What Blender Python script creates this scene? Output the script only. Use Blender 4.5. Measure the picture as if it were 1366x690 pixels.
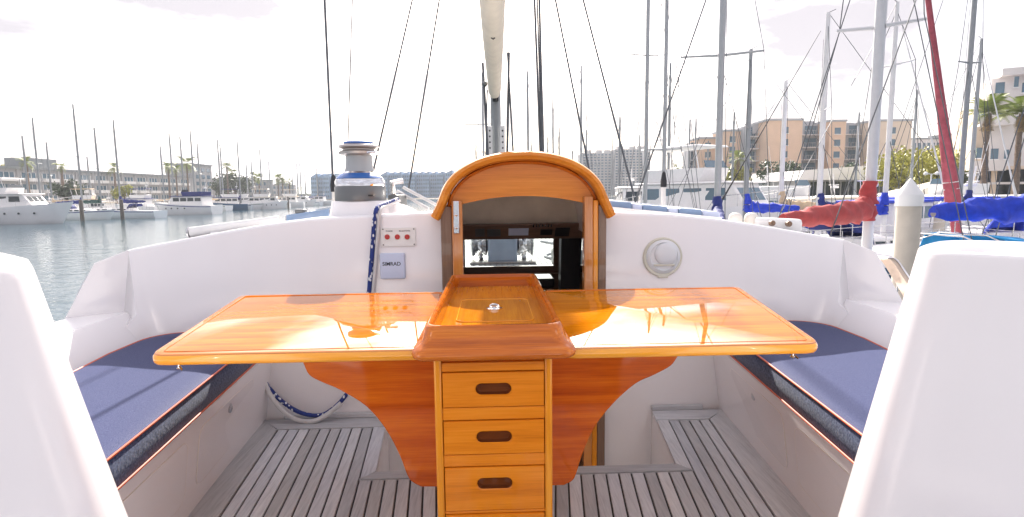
import bpy, bmesh, math, random
from math import sin, cos, pi, radians
from mathutils import Vector, Matrix
random.seed(7)
SC = bpy.context.scene
for o in list(bpy.data.objects):
    bpy.data.objects.remove(o)
COL = SC.collection

# ------------------------------------------------------------------ camera
FPX, EYE = 760.0, 1.2
TH = math.atan((345 - 258) / FPX)
PS = math.atan((683 - 658) / FPX * cos(TH))
ROLL = 0.0115
Fv = Vector((sin(PS) * cos(TH), cos(PS) * cos(TH), -sin(TH)))
r0 = Vector((cos(PS), -sin(PS), 0)); u0 = r0.cross(Fv)
Xc = r0 * cos(ROLL) - u0 * sin(ROLL); Yc = u0 * cos(ROLL) + r0 * sin(ROLL)
CP = Vector((0, 0, EYE))
cd = bpy.data.cameras.new('camera'); cam = bpy.data.objects.new('camera', cd); COL.objects.link(cam)
M3 = Matrix((Xc, Yc, -Fv)).transposed()
cam.matrix_world = Matrix.Translation(CP) @ M3.to_4x4()
cd.sensor_width = 36; cd.lens = 36 * FPX / 1366; cd.clip_start = 0.05; cd.clip_end = 6000
SC.camera = cam

def ray(px, py): return Fv + Xc * (px - 683) / FPX - Yc * (py - 345) / FPX
def PZ(px, py, z):
    d = ray(px, py); return CP + d * ((z - EYE) / d.z)
def PY(px, py, Y):
    d = ray(px, py); return CP + d * (Y / d.y)

# ------------------------------------------------------------------ sky, sun, exposure
SUN_EL, SUN_AZ = radians(35.5), radians(-1.0)      # azimuth from +Y towards +X
W = bpy.data.worlds.new('World'); SC.world = W; W.use_nodes = True
nt = W.node_tree; nt.nodes.clear()
def nd(t, typ, **kw):
    n = t.nodes.new(typ)
    for k, v in kw.items(): setattr(n, k, v)
    return n
sky = nd(nt, 'ShaderNodeTexSky', sky_type='NISHITA', sun_disc=False)
sky.sun_elevation = SUN_EL; sky.sun_rotation = SUN_AZ
sky.air_density = 1.0; sky.dust_density = 4.0; sky.ozone_density = 1.0
tc = nd(nt, 'ShaderNodeTexCoord'); mp = nd(nt, 'ShaderNodeMapping')
mp.inputs['Scale'].default_value = (1.2, 1.2, 4.0)
cn = nd(nt, 'ShaderNodeTexNoise'); cn.inputs['Scale'].default_value = 2.2; cn.inputs['Detail'].default_value = 7
cn.inputs['Roughness'].default_value = 0.55
cr = nd(nt, 'ShaderNodeValToRGB'); cr.color_ramp.elements[0].position = 0.42; cr.color_ramp.elements[1].position = 0.66
cr.color_ramp.elements[0].color = (0.35, 0.35, 0.35, 1); cr.color_ramp.elements[1].color = (0.95, 0.95, 0.95, 1)
mx = nd(nt, 'ShaderNodeMixRGB'); mx.inputs['Color2'].default_value = (7.2, 6.7, 7.0, 1)
bg = nd(nt, 'ShaderNodeBackground'); bg.inputs['Strength'].default_value = 0.12
wo = nd(nt, 'ShaderNodeOutputWorld')
L = nt.links.new
L(tc.outputs['Generated'], mp.inputs['Vector']); L(mp.outputs['Vector'], cn.inputs['Vector'])
L(cn.outputs['Fac'], cr.inputs['Fac']); L(cr.outputs['Color'], mx.inputs['Fac'])
L(sky.outputs['Color'], mx.inputs['Color1']); L(mx.outputs['Color'], bg.inputs['Color'])
L(bg.outputs['Background'], wo.inputs['Surface'])
# hazy aureole: the thin overcast brightens towards the sun
dp = nd(nt, 'ShaderNodeVectorMath', operation='DOT_PRODUCT'); nrm_ = nd(nt, 'ShaderNodeVectorMath', operation='NORMALIZE')
dp.inputs[1].default_value = (sin(SUN_AZ) * cos(SUN_EL), cos(SUN_AZ) * cos(SUN_EL), sin(SUN_EL))
mxx = nd(nt, 'ShaderNodeMath', operation='MAXIMUM'); mxx.inputs[1].default_value = 0.0
pw = nd(nt, 'ShaderNodeMath', operation='POWER'); pw.inputs[1].default_value = 3.0
au = nd(nt, 'ShaderNodeMath', operation='MULTIPLY_ADD'); au.inputs[1].default_value = 1.1; au.inputs[2].default_value = 1.0
sc_ = nd(nt, 'ShaderNodeVectorMath', operation='SCALE')
L(tc.outputs['Generated'], nrm_.inputs[0]); L(nrm_.outputs[0], dp.inputs[0]); L(dp.outputs['Value'], mxx.inputs[0]); L(mxx.outputs[0], pw.inputs[0]); L(pw.outputs[0], au.inputs[0])
L(mx.outputs['Color'], sc_.inputs[0]); L(au.outputs[0], sc_.inputs['Scale'])
# thin grey-lavender cloud banks over the haze
mp2 = nd(nt, 'ShaderNodeMapping'); mp2.inputs['Scale'].default_value = (1.0, 1.0, 3.2); mp2.inputs['Location'].default_value = (8.22, 8.22 * .37, 0)
g = nd(nt, 'ShaderNodeTexNoise'); g.inputs['Scale'].default_value = 1.7; g.inputs['Detail'].default_value = 8; g.inputs['Roughness'].default_value = 0.58
gr = nd(nt, 'ShaderNodeValToRGB'); gr.color_ramp.elements[0].position = 0.34; gr.color_ramp.elements[1].position = 0.61
gr.color_ramp.elements[0].color = (0, 0, 0, 1); gr.color_ramp.elements[1].color = (0.97, 0.97, 0.97, 1)
mg = nd(nt, 'ShaderNodeMixRGB'); mg.inputs['Color2'].default_value = (2.95, 2.80, 3.02, 1)
L(tc.outputs['Generated'], mp2.inputs['Vector']); L(mp2.outputs['Vector'], g.inputs['Vector']); L(g.outputs['Fac'], gr.inputs['Fac'])
L(gr.outputs['Color'], mg.inputs['Fac']); L(sc_.outputs[0], mg.inputs['Color1']); L(mg.outputs['Color'], bg.inputs['Color'])
sd = bpy.data.lights.new('sun', 'SUN'); sd.energy = 4.8; sd.angle = radians(0.5); sd.color = (1.0, 0.93, 0.84)
so = bpy.data.objects.new('sun', sd); COL.objects.link(so)
sv = Vector((sin(SUN_AZ) * cos(SUN_EL), cos(SUN_AZ) * cos(SUN_EL), sin(SUN_EL)))
so.rotation_euler = sv.to_track_quat('Z', 'Y').to_euler(); so.location = (0, 0, 60)
VS = SC.view_settings
VS.view_transform = 'Standard'; VS.look = 'None'; VS.gamma = 1; VS.exposure = 1.15; VS.use_curve_mapping = False
SC.cycles.volume_bounces = 0; SC.cycles.max_bounces = 8; SC.cycles.transparent_max_bounces = 12
SC.cycles.use_denoising = True

# ------------------------------------------------------------------ materials
MATS = {}
def base_mat(name):
    m = bpy.data.materials.new(name); m.use_nodes = True; MATS[name] = m
    t = m.node_tree; b = t.nodes['Principled BSDF']
    return m, t, b
def setin(b, **kw):
    for k, v in kw.items():
        b.inputs[k.replace('_', ' ')].default_value = v
def ramp(t, stops):
    r = nd(t, 'ShaderNodeValToRGB'); e = r.color_ramp.elements
    while len(e) < len(stops): e.new(0.5)
    for el, (p, c) in zip(e, stops): el.position = p; el.color = (*c, 1)
    return r
def noise(t, scale, detail=4, stretch=(1, 1, 1), coord='Object', rough=0.55):
    a = nd(t, 'ShaderNodeTexCoord'); m = nd(t, 'ShaderNodeMapping'); m.inputs['Scale'].default_value = stretch
    n = nd(t, 'ShaderNodeTexNoise'); n.inputs['Scale'].default_value = scale; n.inputs['Detail'].default_value = detail
    n.inputs['Roughness'].default_value = rough
    t.links.new(a.outputs[coord], m.inputs['Vector']); t.links.new(m.outputs['Vector'], n.inputs['Vector'])
    return n
def bump(t, b, src, strength=0.1, dist=0.01):
    u = nd(t, 'ShaderNodeBump'); u.inputs['Strength'].default_value = strength; u.inputs['Distance'].default_value = dist
    t.links.new(src, u.inputs['Height']); t.links.new(u.outputs['Normal'], b.inputs['Normal']); return u
def pm(name, col, rough=0.5, metal=0.0, var=0.12, scale=6, bmp=0.0, bscale=60, **kw):
    m, t, b = base_mat(name)
    n = noise(t, scale)
    lo = [max(0, c * (1 - var)) for c in col]; hi = [min(1, c * (1 + var)) for c in col]
    r = ramp(t, [(0.3, lo), (0.7, hi)])
    t.links.new(n.outputs['Fac'], r.inputs['Fac']); t.links.new(r.outputs['Color'], b.inputs['Base Color'])
    setin(b, Roughness=rough, Metallic=metal, **kw)
    if bmp: bump(t, b, noise(t, bscale).outputs['Fac'], bmp, 0.004)
    return m
def wood(name, stops=None, axis=0, scale=7.0, stretch=14, coat=1.0, rough=0.4, fine=0.35, coatr=0.02, cior=1.6):
    m, t, b = base_mat(name)
    s = [stretch, stretch, stretch]; s[axis] = 1.0
    n = noise(t, scale * 0.28, 5, s, rough=0.6)
    s2 = [c * 5 for c in s]; s2[axis] = 2.0
    n2 = noise(t, scale * 0.5, 3, s2)
    oi = nd(t, 'ShaderNodeObjectInfo'); mo = nd(t, 'ShaderNodeMath', operation='MULTIPLY'); mo.inputs[1].default_value = 37.0; t.links.new(oi.outputs['Random'], mo.inputs[0])
    for m_ in [q for q in t.nodes if q.type == 'MAPPING']: t.links.new(mo.outputs[0], m_.inputs['Location'])
    mixn = nd(t, 'ShaderNodeMixRGB'); mixn.inputs['Fac'].default_value = fine
    t.links.new(n.outputs['Fac'], mixn.inputs['Color1']); t.links.new(n2.outputs['Fac'], mixn.inputs['Color2'])
    r = ramp(t, stops)
    t.links.new(mixn.outputs['Color'], r.inputs['Fac']); t.links.new(r.outputs['Color'], b.inputs['Base Color'])
    setin(b, Roughness=rough); b.inputs['Specular IOR Level'].default_value = 0.0 if coat > .4 else .4; b.inputs['Coat Weight'].default_value = coat; b.inputs['Coat Roughness'].default_value = coatr; b.inputs['Coat IOR'].default_value = cior
    return m

# golden varnished teak, red mahogany, pale edge
gold = wood('golden varnished wood', cior=2.0, stops=[(0.32, (0.34, 0.085, 0.002)), (0.5, (0.52, 0.165, 0.004)), (0.68, (0.66, 0.24, 0.008))])
goldY = wood('golden varnished wood lengthwise', [(0.30, (0.40, 0.115, 0.004)), (0.5, (0.56, 0.19, 0.006)), (0.72, (0.70, 0.27, 0.012))], 1)
goldZ = wood('golden varnished wood upright', [(0.30, (0.60, 0.19, 0.012)), (0.5, (0.76, 0.28, 0.02)), (0.72, (0.86, 0.36, 0.035))], 2, coat=0.6)
honey = wood('honey wood', [(0.30, (0.56, 0.15, 0.008)), (0.5, (0.74, 0.225, 0.013)), (0.72, (0.86, 0.31, 0.028))], 0, coatr=0.1, coat=0.6)
edgew = wood('pale golden edging', [(0.3, (0.72, 0.28, 0.018)), (0.7, (0.86, 0.38, 0.035))], 0)
mahog = wood('red mahogany', [(0.30, (0.36, 0.050, 0.004)), (0.5, (0.58, 0.115, 0.007)), (0.70, (0.76, 0.20, 0.014))], 0, scale=6, fine=0.25, coatr=0.06, coat=0.7)
rimw = wood('reddish varnished rim wood', [(0.3, (0.30, 0.058, 0.006)), (0.52, (0.52, 0.13, 0.011)), (0.72, (0.70, 0.23, 0.024))], 0, cior=1.45)
archw = wood('arch wood', [(0.3, (0.54, 0.17, 0.018)), (0.5, (0.68, 0.245, 0.03)), (0.72, (0.80, 0.34, 0.055))], 0, coatr=0.08, coat=0.6)
jambw = wood('jamb wood', [(0.3, (0.40, 0.13, 0.025)), (0.5, (0.54, 0.20, 0.045)), (0.72, (0.64, 0.28, 0.07))], 2, coatr=0.1)
handw = wood('shaded handle wood', [(0.3, (0.10, 0.024, 0.006)), (0.7, (0.22, 0.06, 0.014))], 0, coat=0.6)  # dark wood with the slot's shade put into its colour
browno = wood('old brown wood', [(0.3, (0.13, 0.075, 0.045)), (0.7, (0.24, 0.15, 0.10))], 2, coat=0.3, rough=0.5)
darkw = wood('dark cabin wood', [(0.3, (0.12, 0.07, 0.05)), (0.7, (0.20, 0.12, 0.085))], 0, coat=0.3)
def teak_mat(name, axis, warm=0.0):
    m, t, b = base_mat(name)
    s = [40, 40, 40]; s[axis] = 2.0
    n = noise(t, 3.0, 6, s, rough=0.65); n2 = noise(t, 2.0, 3)
    r = ramp(t, [(0.25, (0.33, 0.34, 0.36)), (0.5, (0.54, 0.55, 0.57)), (0.78, (0.70, 0.71, 0.72))])
    oi = nd(t, 'ShaderNodeObjectInfo')
    hs = nd(t, 'ShaderNodeHueSaturation')
    ml = nd(t, 'ShaderNodeMapRange'); ml.inputs['To Min'].default_value = 0.72; ml.inputs['To Max'].default_value = 1.18
    ms = nd(t, 'ShaderNodeMapRange'); ms.inputs['To Min'].default_value = 0.3; ms.inputs['To Max'].default_value = 2.2
    ad = nd(t, 'ShaderNodeMixRGB'); ad.inputs['Fac'].default_value = 0.3
    t.links.new(n.outputs['Fac'], ad.inputs['Color1']); t.links.new(n2.outputs['Fac'], ad.inputs['Color2'])
    t.links.new(ad.outputs['Color'], r.inputs['Fac'])
    t.links.new(oi.outputs['Random'], ml.inputs['Value']); t.links.new(ml.outputs['Result'], hs.inputs['Value'])
    mm = nd(t, 'ShaderNodeMath', operation='FRACT'); m2 = nd(t, 'ShaderNodeMath', operation='MULTIPLY'); m2.inputs[1].default_value = 7.31
    t.links.new(oi.outputs['Random'], m2.inputs[0]); t.links.new(m2.outputs[0], mm.inputs[0]); t.links.new(mm.outputs[0], ms.inputs['Value'])
    t.links.new(ms.outputs['Result'], hs.inputs['Saturation'])
    t.links.new(r.outputs['Color'], hs.inputs['Color']); t.links.new(hs.outputs['Color'], b.inputs['Base Color'])
    setin(b, Roughness=0.7); bump(t, b, n.outputs['Fac'], 0.25, 0.003)
    return m
teak = teak_mat('weathered teak', 1); teakx = teak_mat('weathered teak athwart', 0)
gel, t, b = base_mat('white gelcoat')
n1 = noise(t, 1.3, 3); n2 = noise(t, 5, 3, (1, 1, .12)); n3 = noise(t, 2.5, 3)
ad = nd(t, 'ShaderNodeMixRGB'); ad.inputs['Fac'].default_value = 0.45; t.links.new(n1.outputs['Fac'], ad.inputs['Color1']); t.links.new(n2.outputs['Fac'], ad.inputs['Color2'])
r = ramp(t, [(0.30, (0.84, 0.815, 0.815)), (0.5, (0.86, 0.84, 0.845)), (0.7, (0.87, 0.85, 0.86))]); t.links.new(ad.outputs['Color'], r.inputs['Fac']); t.links.new(r.outputs['Color'], b.inputs['Base Color'])
rr_ = ramp(t, [(0.35, (0.17,) * 3), (0.7, (0.24,) * 3)]); t.links.new(n3.outputs['Fac'], rr_.inputs['Fac']); t.links.new(rr_.outputs['Color'], b.inputs['Roughness'])
setin(b, Coat_Weight=0.35, Coat_Roughness=0.06); bump(t, b, noise(t, 1.8, 1).outputs['Fac'], 0.03, 0.01)
bulw = pm('worn teak capping', (0.46, 0.37, 0.30), 0.6, var=0.15, scale=14)
gelc = pm('cream gelcoat', (0.74, 0.70, 0.64), 0.3, var=0.03, scale=3)
caulk = pm('black caulk', (0.012, 0.012, 0.016), 0.6)
chrome = pm('chrome', (0.66, 0.67, 0.69), 0.08, 1.0, var=0.02)
steel = pm('brushed steel', (0.55, 0.55, 0.56), 0.25, 1.0, var=0.04)
greym = pm('grey anodised', (0.16, 0.17, 0.175), 0.35, 0.6, var=0.06)
jawm = pm('pale alloy jaws', (0.46, 0.43, 0.41), 0.32, 0.7, var=0.05)
bluepl = pm('blue film', (0.03, 0.13, 0.42), 0.25, var=0.1)
black = pm('black plastic', (0.012, 0.013, 0.016), 0.4)
red = pm('red button', (0.45, 0.02, 0.02), 0.35)
cream = pm('cream sailcloth', (0.70, 0.63, 0.52), 0.7, var=0.06, bmp=0.2, bscale=14)
wpl = pm('white plastic', (0.78, 0.78, 0.77), 0.35, var=0.02)
cpl = pm('yellowed plastic', (0.64, 0.62, 0.52), 0.35, var=0.05)
lensm = pm('pale lens plastic', (0.72, 0.74, 0.76), 0.15, var=0.02)
bgrey = pm('pale blue grey plastic', (0.56, 0.62, 0.78), 0.4, var=0.02)
ink = pm('black ink', (0.01, 0.01, 0.015), 0.6)
alu = pm('mast aluminium', (0.36, 0.38, 0.39), 0.38, 0.55, var=0.05)
aludk = pm('grey mast paint', (0.27, 0.29, 0.30), 0.45, 0.2, var=0.06)
gmast = pm('pale grey mast paint', (0.56, 0.57, 0.59), 0.4, var=0.04)
wmast = pm('white mast paint', (0.72, 0.72, 0.72), 0.4, var=0.04)
wire = pm('rigging wire', (0.11, 0.12, 0.13), 0.4, 0.5)
hull_w = pm('white boat hull', (0.78, 0.79, 0.80), 0.28, var=0.03, scale=1.0)
hull_b = pm('blue boat hull', (0.05, 0.12, 0.22), 0.3, var=0.05, scale=1.0)
hull_g = pm('pale blue hull', (0.66, 0.72, 0.76), 0.3, var=0.04, scale=1.0)
bwhite = pm('boat cabin white', (0.80, 0.79, 0.78), 0.35, var=0.03)
bcream = pm('boat cream', (0.66, 0.58, 0.46), 0.5, var=0.05)
canvas_b = pm('royal blue canvas', (0.012, 0.045, 0.48), 0.75, var=0.2, bmp=0.35, bscale=9)
canvas_n = pm('navy canvas', (0.012, 0.025, 0.16), 0.75, var=0.2, bmp=0.35, bscale=9)
canvas_c = pm('bright azure canvas', (0.01, 0.28, 0.62), 0.7, var=0.12)
canvas_r = pm('faded red canvas', (0.36, 0.04, 0.04), 0.75, var=0.18, bmp=0.45, bscale=8)
canvas_m = pm('maroon sun cover', (0.32, 0.06, 0.085), 0.75, var=0.25, bmp=0.4, bscale=6)
canvas_t = pm('tan canvas', (0.58, 0.44, 0.28), 0.75, var=0.12, bmp=0.3, bscale=9)
canvas_g = pm('dark green canvas', (0.02, 0.07, 0.06), 0.75, var=0.15)
dglass = pm('dark window glass', (0.02, 0.035, 0.045), 0.08, var=0.1)
bglass = pm('bluish window glass', (0.10, 0.17, 0.22), 0.08, var=0.2, scale=0.4)
peach = pm('peach stucco', (0.72, 0.52, 0.38), 0.85, var=0.06, scale=0.4)
sand = pm('sand stucco', (0.72, 0.60, 0.48), 0.85, var=0.06, scale=0.4)
greyst = pm('grey stucco', (0.42, 0.43, 0.45), 0.85, var=0.07, scale=0.3)
palest = pm('pale stucco', (0.72, 0.68, 0.66), 0.85, var=0.05, scale=0.3)
condo = pm('grey beige siding', (0.36, 0.36, 0.37), 0.85, var=0.08, scale=0.25)
condor = pm('grey roof edge', (0.24, 0.26, 0.27), 0.8, var=0.08)
hirise = pm('pale tower concrete', (0.46, 0.46, 0.46), 0.85, var=0.05, scale=0.2)
bluebl = pm('haze blue facade', (0.16, 0.28, 0.42), 0.7, var=0.08, scale=0.2)  # bluish haze of the distance put into the terrace colour
conc = pm('concrete', (0.42, 0.40, 0.37), 0.85, var=0.12, scale=1.5)
pilec = pm('piling concrete', (0.54, 0.49, 0.42), 0.85, var=0.07, scale=5, bmp=0.15, bscale=90)
bark = pm('bark', (0.12, 0.085, 0.06), 0.9, var=0.3, scale=4, bmp=0.5, bscale=12)
palmbark = pm('palm bark', (0.20, 0.145, 0.11), 0.9, var=0.3, scale=6, bmp=0.5, bscale=12)
leafy = pm('yellow green leaves', (0.35, 0.35, 0.055), 0.55, var=0.55, scale=0.5)
leafd = pm('dark green leaves', (0.05, 0.085, 0.035), 0.55, var=0.5, scale=0.5)
palml = pm('palm leaves', (0.25, 0.30, 0.08), 0.5, var=0.45, scale=0.8)
palmdry = pm('dry palm leaves', (0.32, 0.22, 0.10), 0.7, var=0.3, scale=0.8)
woodpost = pm('weathered pile wood', (0.10, 0.09, 0.08), 0.85, var=0.3)
dockm = pm('dock planking', (0.46, 0.44, 0.41), 0.8, var=0.15, scale=2)
green_p = pm('green hose', (0.02, 0.25, 0.16), 0.5)
yellow_p = pm('yellow plastic', (0.75, 0.52, 0.03), 0.5)
acrylb = pm('blue acrylic', (0.20, 0.29, 0.44), 0.06, var=0.05)  # blue of the hatch's reflection put into the pane colour

def leaf_trans(m):
    b = m.node_tree.nodes['Principled BSDF']; b.inputs['Subsurface Weight'].default_value = 0.0
    return m
# navy cushion fabric with a woven sheen
fab, t, b = base_mat('navy woven fabric')
n = noise(t, 420, 2); n2 = noise(t, 7, 4)
r = ramp(t, [(0.35, (0.024, 0.034, 0.098)), (0.7, (0.085, 0.098, 0.19))]); t.links.new(n.outputs['Fac'], r.inputs['Fac'])
t.links.new(r.outputs['Color'], b.inputs['Base Color'])
setin(b, Roughness=0.60); b.inputs['Specular IOR Level'].default_value = 0.06; b.inputs['Sheen Weight'].default_value = 0.12; b.inputs['Sheen Roughness'].default_value = 0.35
b.inputs['Sheen Tint'].default_value = (0.85, 0.85, 1.0, 1)
bump(t, b, n.outputs['Fac'], 0.25, 0.002)
fabs, t, b = base_mat('navy woven fabric gathered')
n = noise(t, 130, 3); a = nd(t, 'ShaderNodeTexCoord'); wv = nd(t, 'ShaderNodeTexWave'); wv.bands_direction = 'Y'
wv.inputs['Scale'].default_value = 6.5; wv.inputs['Distortion'].default_value = 5; wv.inputs['Detail'].default_value = 3; wv.inputs['Detail Scale'].default_value = 1.2
t.links.new(a.outputs['Object'], wv.inputs['Vector'])
r = ramp(t, [(0.35, (0.02, 0.035, 0.09)), (0.7, (0.09, 0.12, 0.22))]); t.links.new(n.outputs['Fac'], r.inputs['Fac'])
t.links.new(r.outputs['Color'], b.inputs['Base Color'])
setin(b, Roughness=0.75); b.inputs['Specular IOR Level'].default_value = 0.1; b.inputs['Sheen Weight'].default_value = 0.3; b.inputs['Sheen Roughness'].default_value = 0.4
bump(t, b, noise(t, 70, 3).outputs['Fac'], 0.35, 0.004)
piping = pm('coral piping', (0.62, 0.13, 0.06), 0.5, var=0.08)
# blue rope with white flecks
ropem, t, b = base_mat('blue flecked rope')
a = nd(t, 'ShaderNodeTexCoord'); mpn = nd(t, 'ShaderNodeMapping'); mpn.inputs['Scale'].default_value = (60, 60, 34)
vo = nd(t, 'ShaderNodeTexVoronoi'); vo.inputs['Scale'].default_value = 1.0
t.links.new(a.outputs['Object'], mpn.inputs['Vector']); t.links.new(mpn.outputs['Vector'], vo.inputs['Vector'])
r = ramp(t, [(0.0, (0.75, 0.78, 0.82)), (0.30, (0.75, 0.78, 0.82)), (0.36, (0.012, 0.03, 0.16)), (1, (0.02, 0.045, 0.24))])
t.links.new(vo.outputs['Distance'], r.inputs['Fac']); t.links.new(r.outputs['Color'], b.inputs['Base Color']); setin(b, Roughness=0.75)
bump(t, b, noise(t, 300).outputs['Fac'], 0.4, 0.003)
ropew = pm('white rope', (0.62, 0.62, 0.62), 0.8, bmp=0.5, bscale=250)
# clear glass pane: fresnel mix of gloss and transparency
glass = bpy.data.materials.new('clear pane'); glass.use_nodes = True; t = glass.node_tree; t.nodes.clear()
gl = nd(t, 'ShaderNodeBsdfGlossy'); gl.inputs['Roughness'].default_value = 0.02
tr = nd(t, 'ShaderNodeBsdfTransparent'); tr.inputs['Color'].default_value = (0.90, 0.95, 0.95, 1)
fr = nd(t, 'ShaderNodeFresnel'); fr.inputs['IOR'].default_value = 1.45
mxs = nd(t, 'ShaderNodeMixShader'); ou = nd(t, 'ShaderNodeOutputMaterial')
t.links.new(fr.outputs[0], mxs.inputs[0]); t.links.new(tr.outputs[0], mxs.inputs[1]); t.links.new(gl.outputs[0], mxs.inputs[2]); t.links.new(mxs.outputs[0], ou.inputs['Surface'])
# water
water, t, b = base_mat('harbour water')
setin(b, Roughness=0.06); b.inputs['Base Color'].default_value = (0.03, 0.075, 0.10, 1); b.inputs['IOR'].default_value = 1.34
w1 = noise(t, 0.55, 4, (1, 1.6, 1)); w2 = noise(t, 2.4, 3, (1, 1.8, 1))
ad = nd(t, 'ShaderNodeMath', operation='MULTIPLY_ADD'); ad.inputs[1].default_value = 0.45
t.links.new(w2.outputs['Fac'], ad.inputs[0]); t.links.new(w1.outputs['Fac'], ad.inputs[2])
bump(t, b, ad.outputs[0], 0.45, 0.11)
ground_m = pm('quay ground', (0.30, 0.28, 0.25), 0.9, var=0.2, scale=0.1)

# ------------------------------------------------------------------ mesh builder
class MB:
    def __init__(s): s.v = []; s.f = []; s.mi = []; s.cur = 0
    def add(s, vs, fs):
        k = len(s.v); s.v += [tuple(v) for v in vs]
        for f in fs: s.f.append(tuple(i + k for i in f)); s.mi.append(s.cur)
        return s
    def hexa(s, lo, hi):     # two quads (4 points each, same order, lo counter-clockwise from above)
        return s.add(list(lo) + list(hi), [(3, 2, 1, 0), (4, 5, 6, 7)] + [(i, (i + 1) % 4, 4 + (i + 1) % 4, 4 + i) for i in range(4)])
    def box(s, x0, x1, y0, y1, z0, z1):
        return s.hexa([(x0, y0, z0), (x1, y0, z0), (x1, y1, z0), (x0, y1, z0)], [(x0, y0, z1), (x1, y0, z1), (x1, y1, z1), (x0, y1, z1)])
    def frus(s, x0, x1, y0, y1, z0, z1, i=(0, 0, 0, 0)):   # tapered box, insets at top (x0,x1,y0,y1)
        return s.hexa([(x0, y0, z0), (x1, y0, z0), (x1, y1, z0), (x0, y1, z0)],
                      [(x0 + i[0], y0 + i[2], z1), (x1 - i[1], y0 + i[2], z1), (x1 - i[1], y1 - i[3], z1), (x0 + i[0], y1 - i[3], z1)])
    def rings(s, rr, cap0=True, cap1=True, closed=True):
        n = len(rr[0]); vs = [p for r in rr for p in r]; fs = []
        for a in range(len(rr) - 1):
            for i in range(n if closed else n - 1):
                j = (i + 1) % n; fs.append((a * n + i, a * n + j, (a + 1) * n + j, (a + 1) * n + i))
        if cap0: fs.append(tuple(range(n))[::-1])
        if cap1: fs.append(tuple((len(rr) - 1) * n + i for i in range(n)))
        return s.add(vs, fs)
    def tube(s, path, r, n=8, caps=True):
        P = [Vector(p) for p in path]; R = r if isinstance(r, (list, tuple)) else [r] * len(P); rr = []
        prev = None
        for i, p in enumerate(P):
            d = (P[min(i + 1, len(P) - 1)] - P[max(i - 1, 0)]).normalized()
            if prev is None:
                a = d.orthogonal().normalized()
            else:
                a = (prev - d * prev.dot(d)).normalized()
            prev = a; c = d.cross(a)
            rr.append([p + (a * cos(2 * pi * k / n) + c * sin(2 * pi * k / n)) * R[i] for k in range(n)])
        return s.rings(rr, caps, caps)
    def lathe(s, prof, n=24, c=(0, 0, 0), axis='z'):
        rr = []
        for (r, z) in prof:
            ring = []
            for k in range(n):
                a = 2 * pi * k / n
                if axis == 'z': ring.append((c[0] + r * cos(a), c[1] + r * sin(a), c[2] + z))
                elif axis == 'y': ring.append((c[0] + r * cos(a), c[1] - z, c[2] + r * sin(a)))
                else: ring.append((c[0] + z, c[1] + r * cos(a), c[2] + r * sin(a)))
            rr.append(ring)
        return s.rings(rr)
    def prism(s, poly, z0, z1, plane='xy'):
        def P(a, b, h): return (a, b, h) if plane == 'xy' else ((a, h, b) if plane == 'xz' else (h, a, b))
        return s.rings([[P(a, b, z0) for a, b in poly], [P(a, b, z1) for a, b in poly]])
    def quad(s, *p): return s.add(p, [tuple(range(len(p)))])
    def build(s, name, mat, parent=None, smooth=0, bevel=0, seg=2, loc=None, norm=True):
        me = bpy.data.meshes.new(name); me.from_pydata(s.v, [], s.f)
        mats = mat if isinstance(mat, (list, tuple)) else [mat]
        for m in mats: me.materials.append(m)
        if len(mats) > 1: me.polygons.foreach_set('material_index', s.mi)
        if norm:
            bm = bmesh.new(); bm.from_mesh(me); bmesh.ops.recalc_face_normals(bm, faces=bm.faces); bm.to_mesh(me); bm.free()
        o = bpy.data.objects.new(name, me); COL.objects.link(o)
        if parent: o.parent = parent
        if loc: o.location = loc
        if smooth or bevel:
            me.shade_smooth(); me.set_sharp_from_angle(angle=radians(smooth or 35))
        if bevel:
            md = o.modifiers.new('b', 'BEVEL'); md.width = bevel; md.segments = seg; md.limit_method = 'ANGLE'; md.angle_limit = radians(40)
            md.harden_normals = False
            me.set_sharp_from_angle(angle=radians(80))
        return o
def tag(o, label=None, cat=None, group=None, kind=None):
    if label: o['label'] = label
    if cat: o['category'] = cat
    if group: o['group'] = group
    if kind: o['kind'] = kind
    return o
def thing(name, label, cat, loc=(0, 0, 0), rz=0, group=None):
    o = bpy.data.objects.new(name, None); COL.objects.link(o); o.empty_display_size = 0.2
    o.location = loc; o.rotation_euler = (0, 0, rz)
    return tag(o, label, cat, group)
def inst(src, parent, loc=None, rz=None, scale=None):
    c = src.copy(); COL.objects.link(c); c.parent = parent
    if loc is not None: c.location = loc
    if rz is not None: c.rotation_euler = (0, 0, rz)
    if scale is not None: c.scale = scale
    return c
def copy_tree(o, parent=None):
    c = o.copy(); COL.objects.link(c); c.parent = parent
    for ch in list(o.children): copy_tree(ch, c)
    return c
def rrect(hx0, hx1, hy0, hy1, r, n=6):
    pts = []
    for cx, cy, a0 in ((hx1 - r, hy1 - r, 0), (hx0 + r, hy1 - r, 90), (hx0 + r, hy0 + r, 180), (hx1 - r, hy0 + r, 270)):
        for k in range(n + 1):
            a = radians(a0 + 90 * k / n); pts.append((cx + r * cos(a), cy + r * sin(a)))
    return pts
def rpoly(poly, r, n=5):    # round the corners of a polygon
    out = []; N = len(poly)
    for i in range(N):
        p = Vector(poly[i]); a = Vector(poly[i - 1]) - p; c = Vector(poly[(i + 1) % N]) - p
        d = min(r, a.length * .45, c.length * .45); A = p + a.normalized() * d; C = p + c.normalized() * d
        for k in range(n + 1):
            t = k / n; out.append(tuple(A * (1 - t) ** 2 + p * 2 * t * (1 - t) + C * t * t))
    return out
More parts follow.
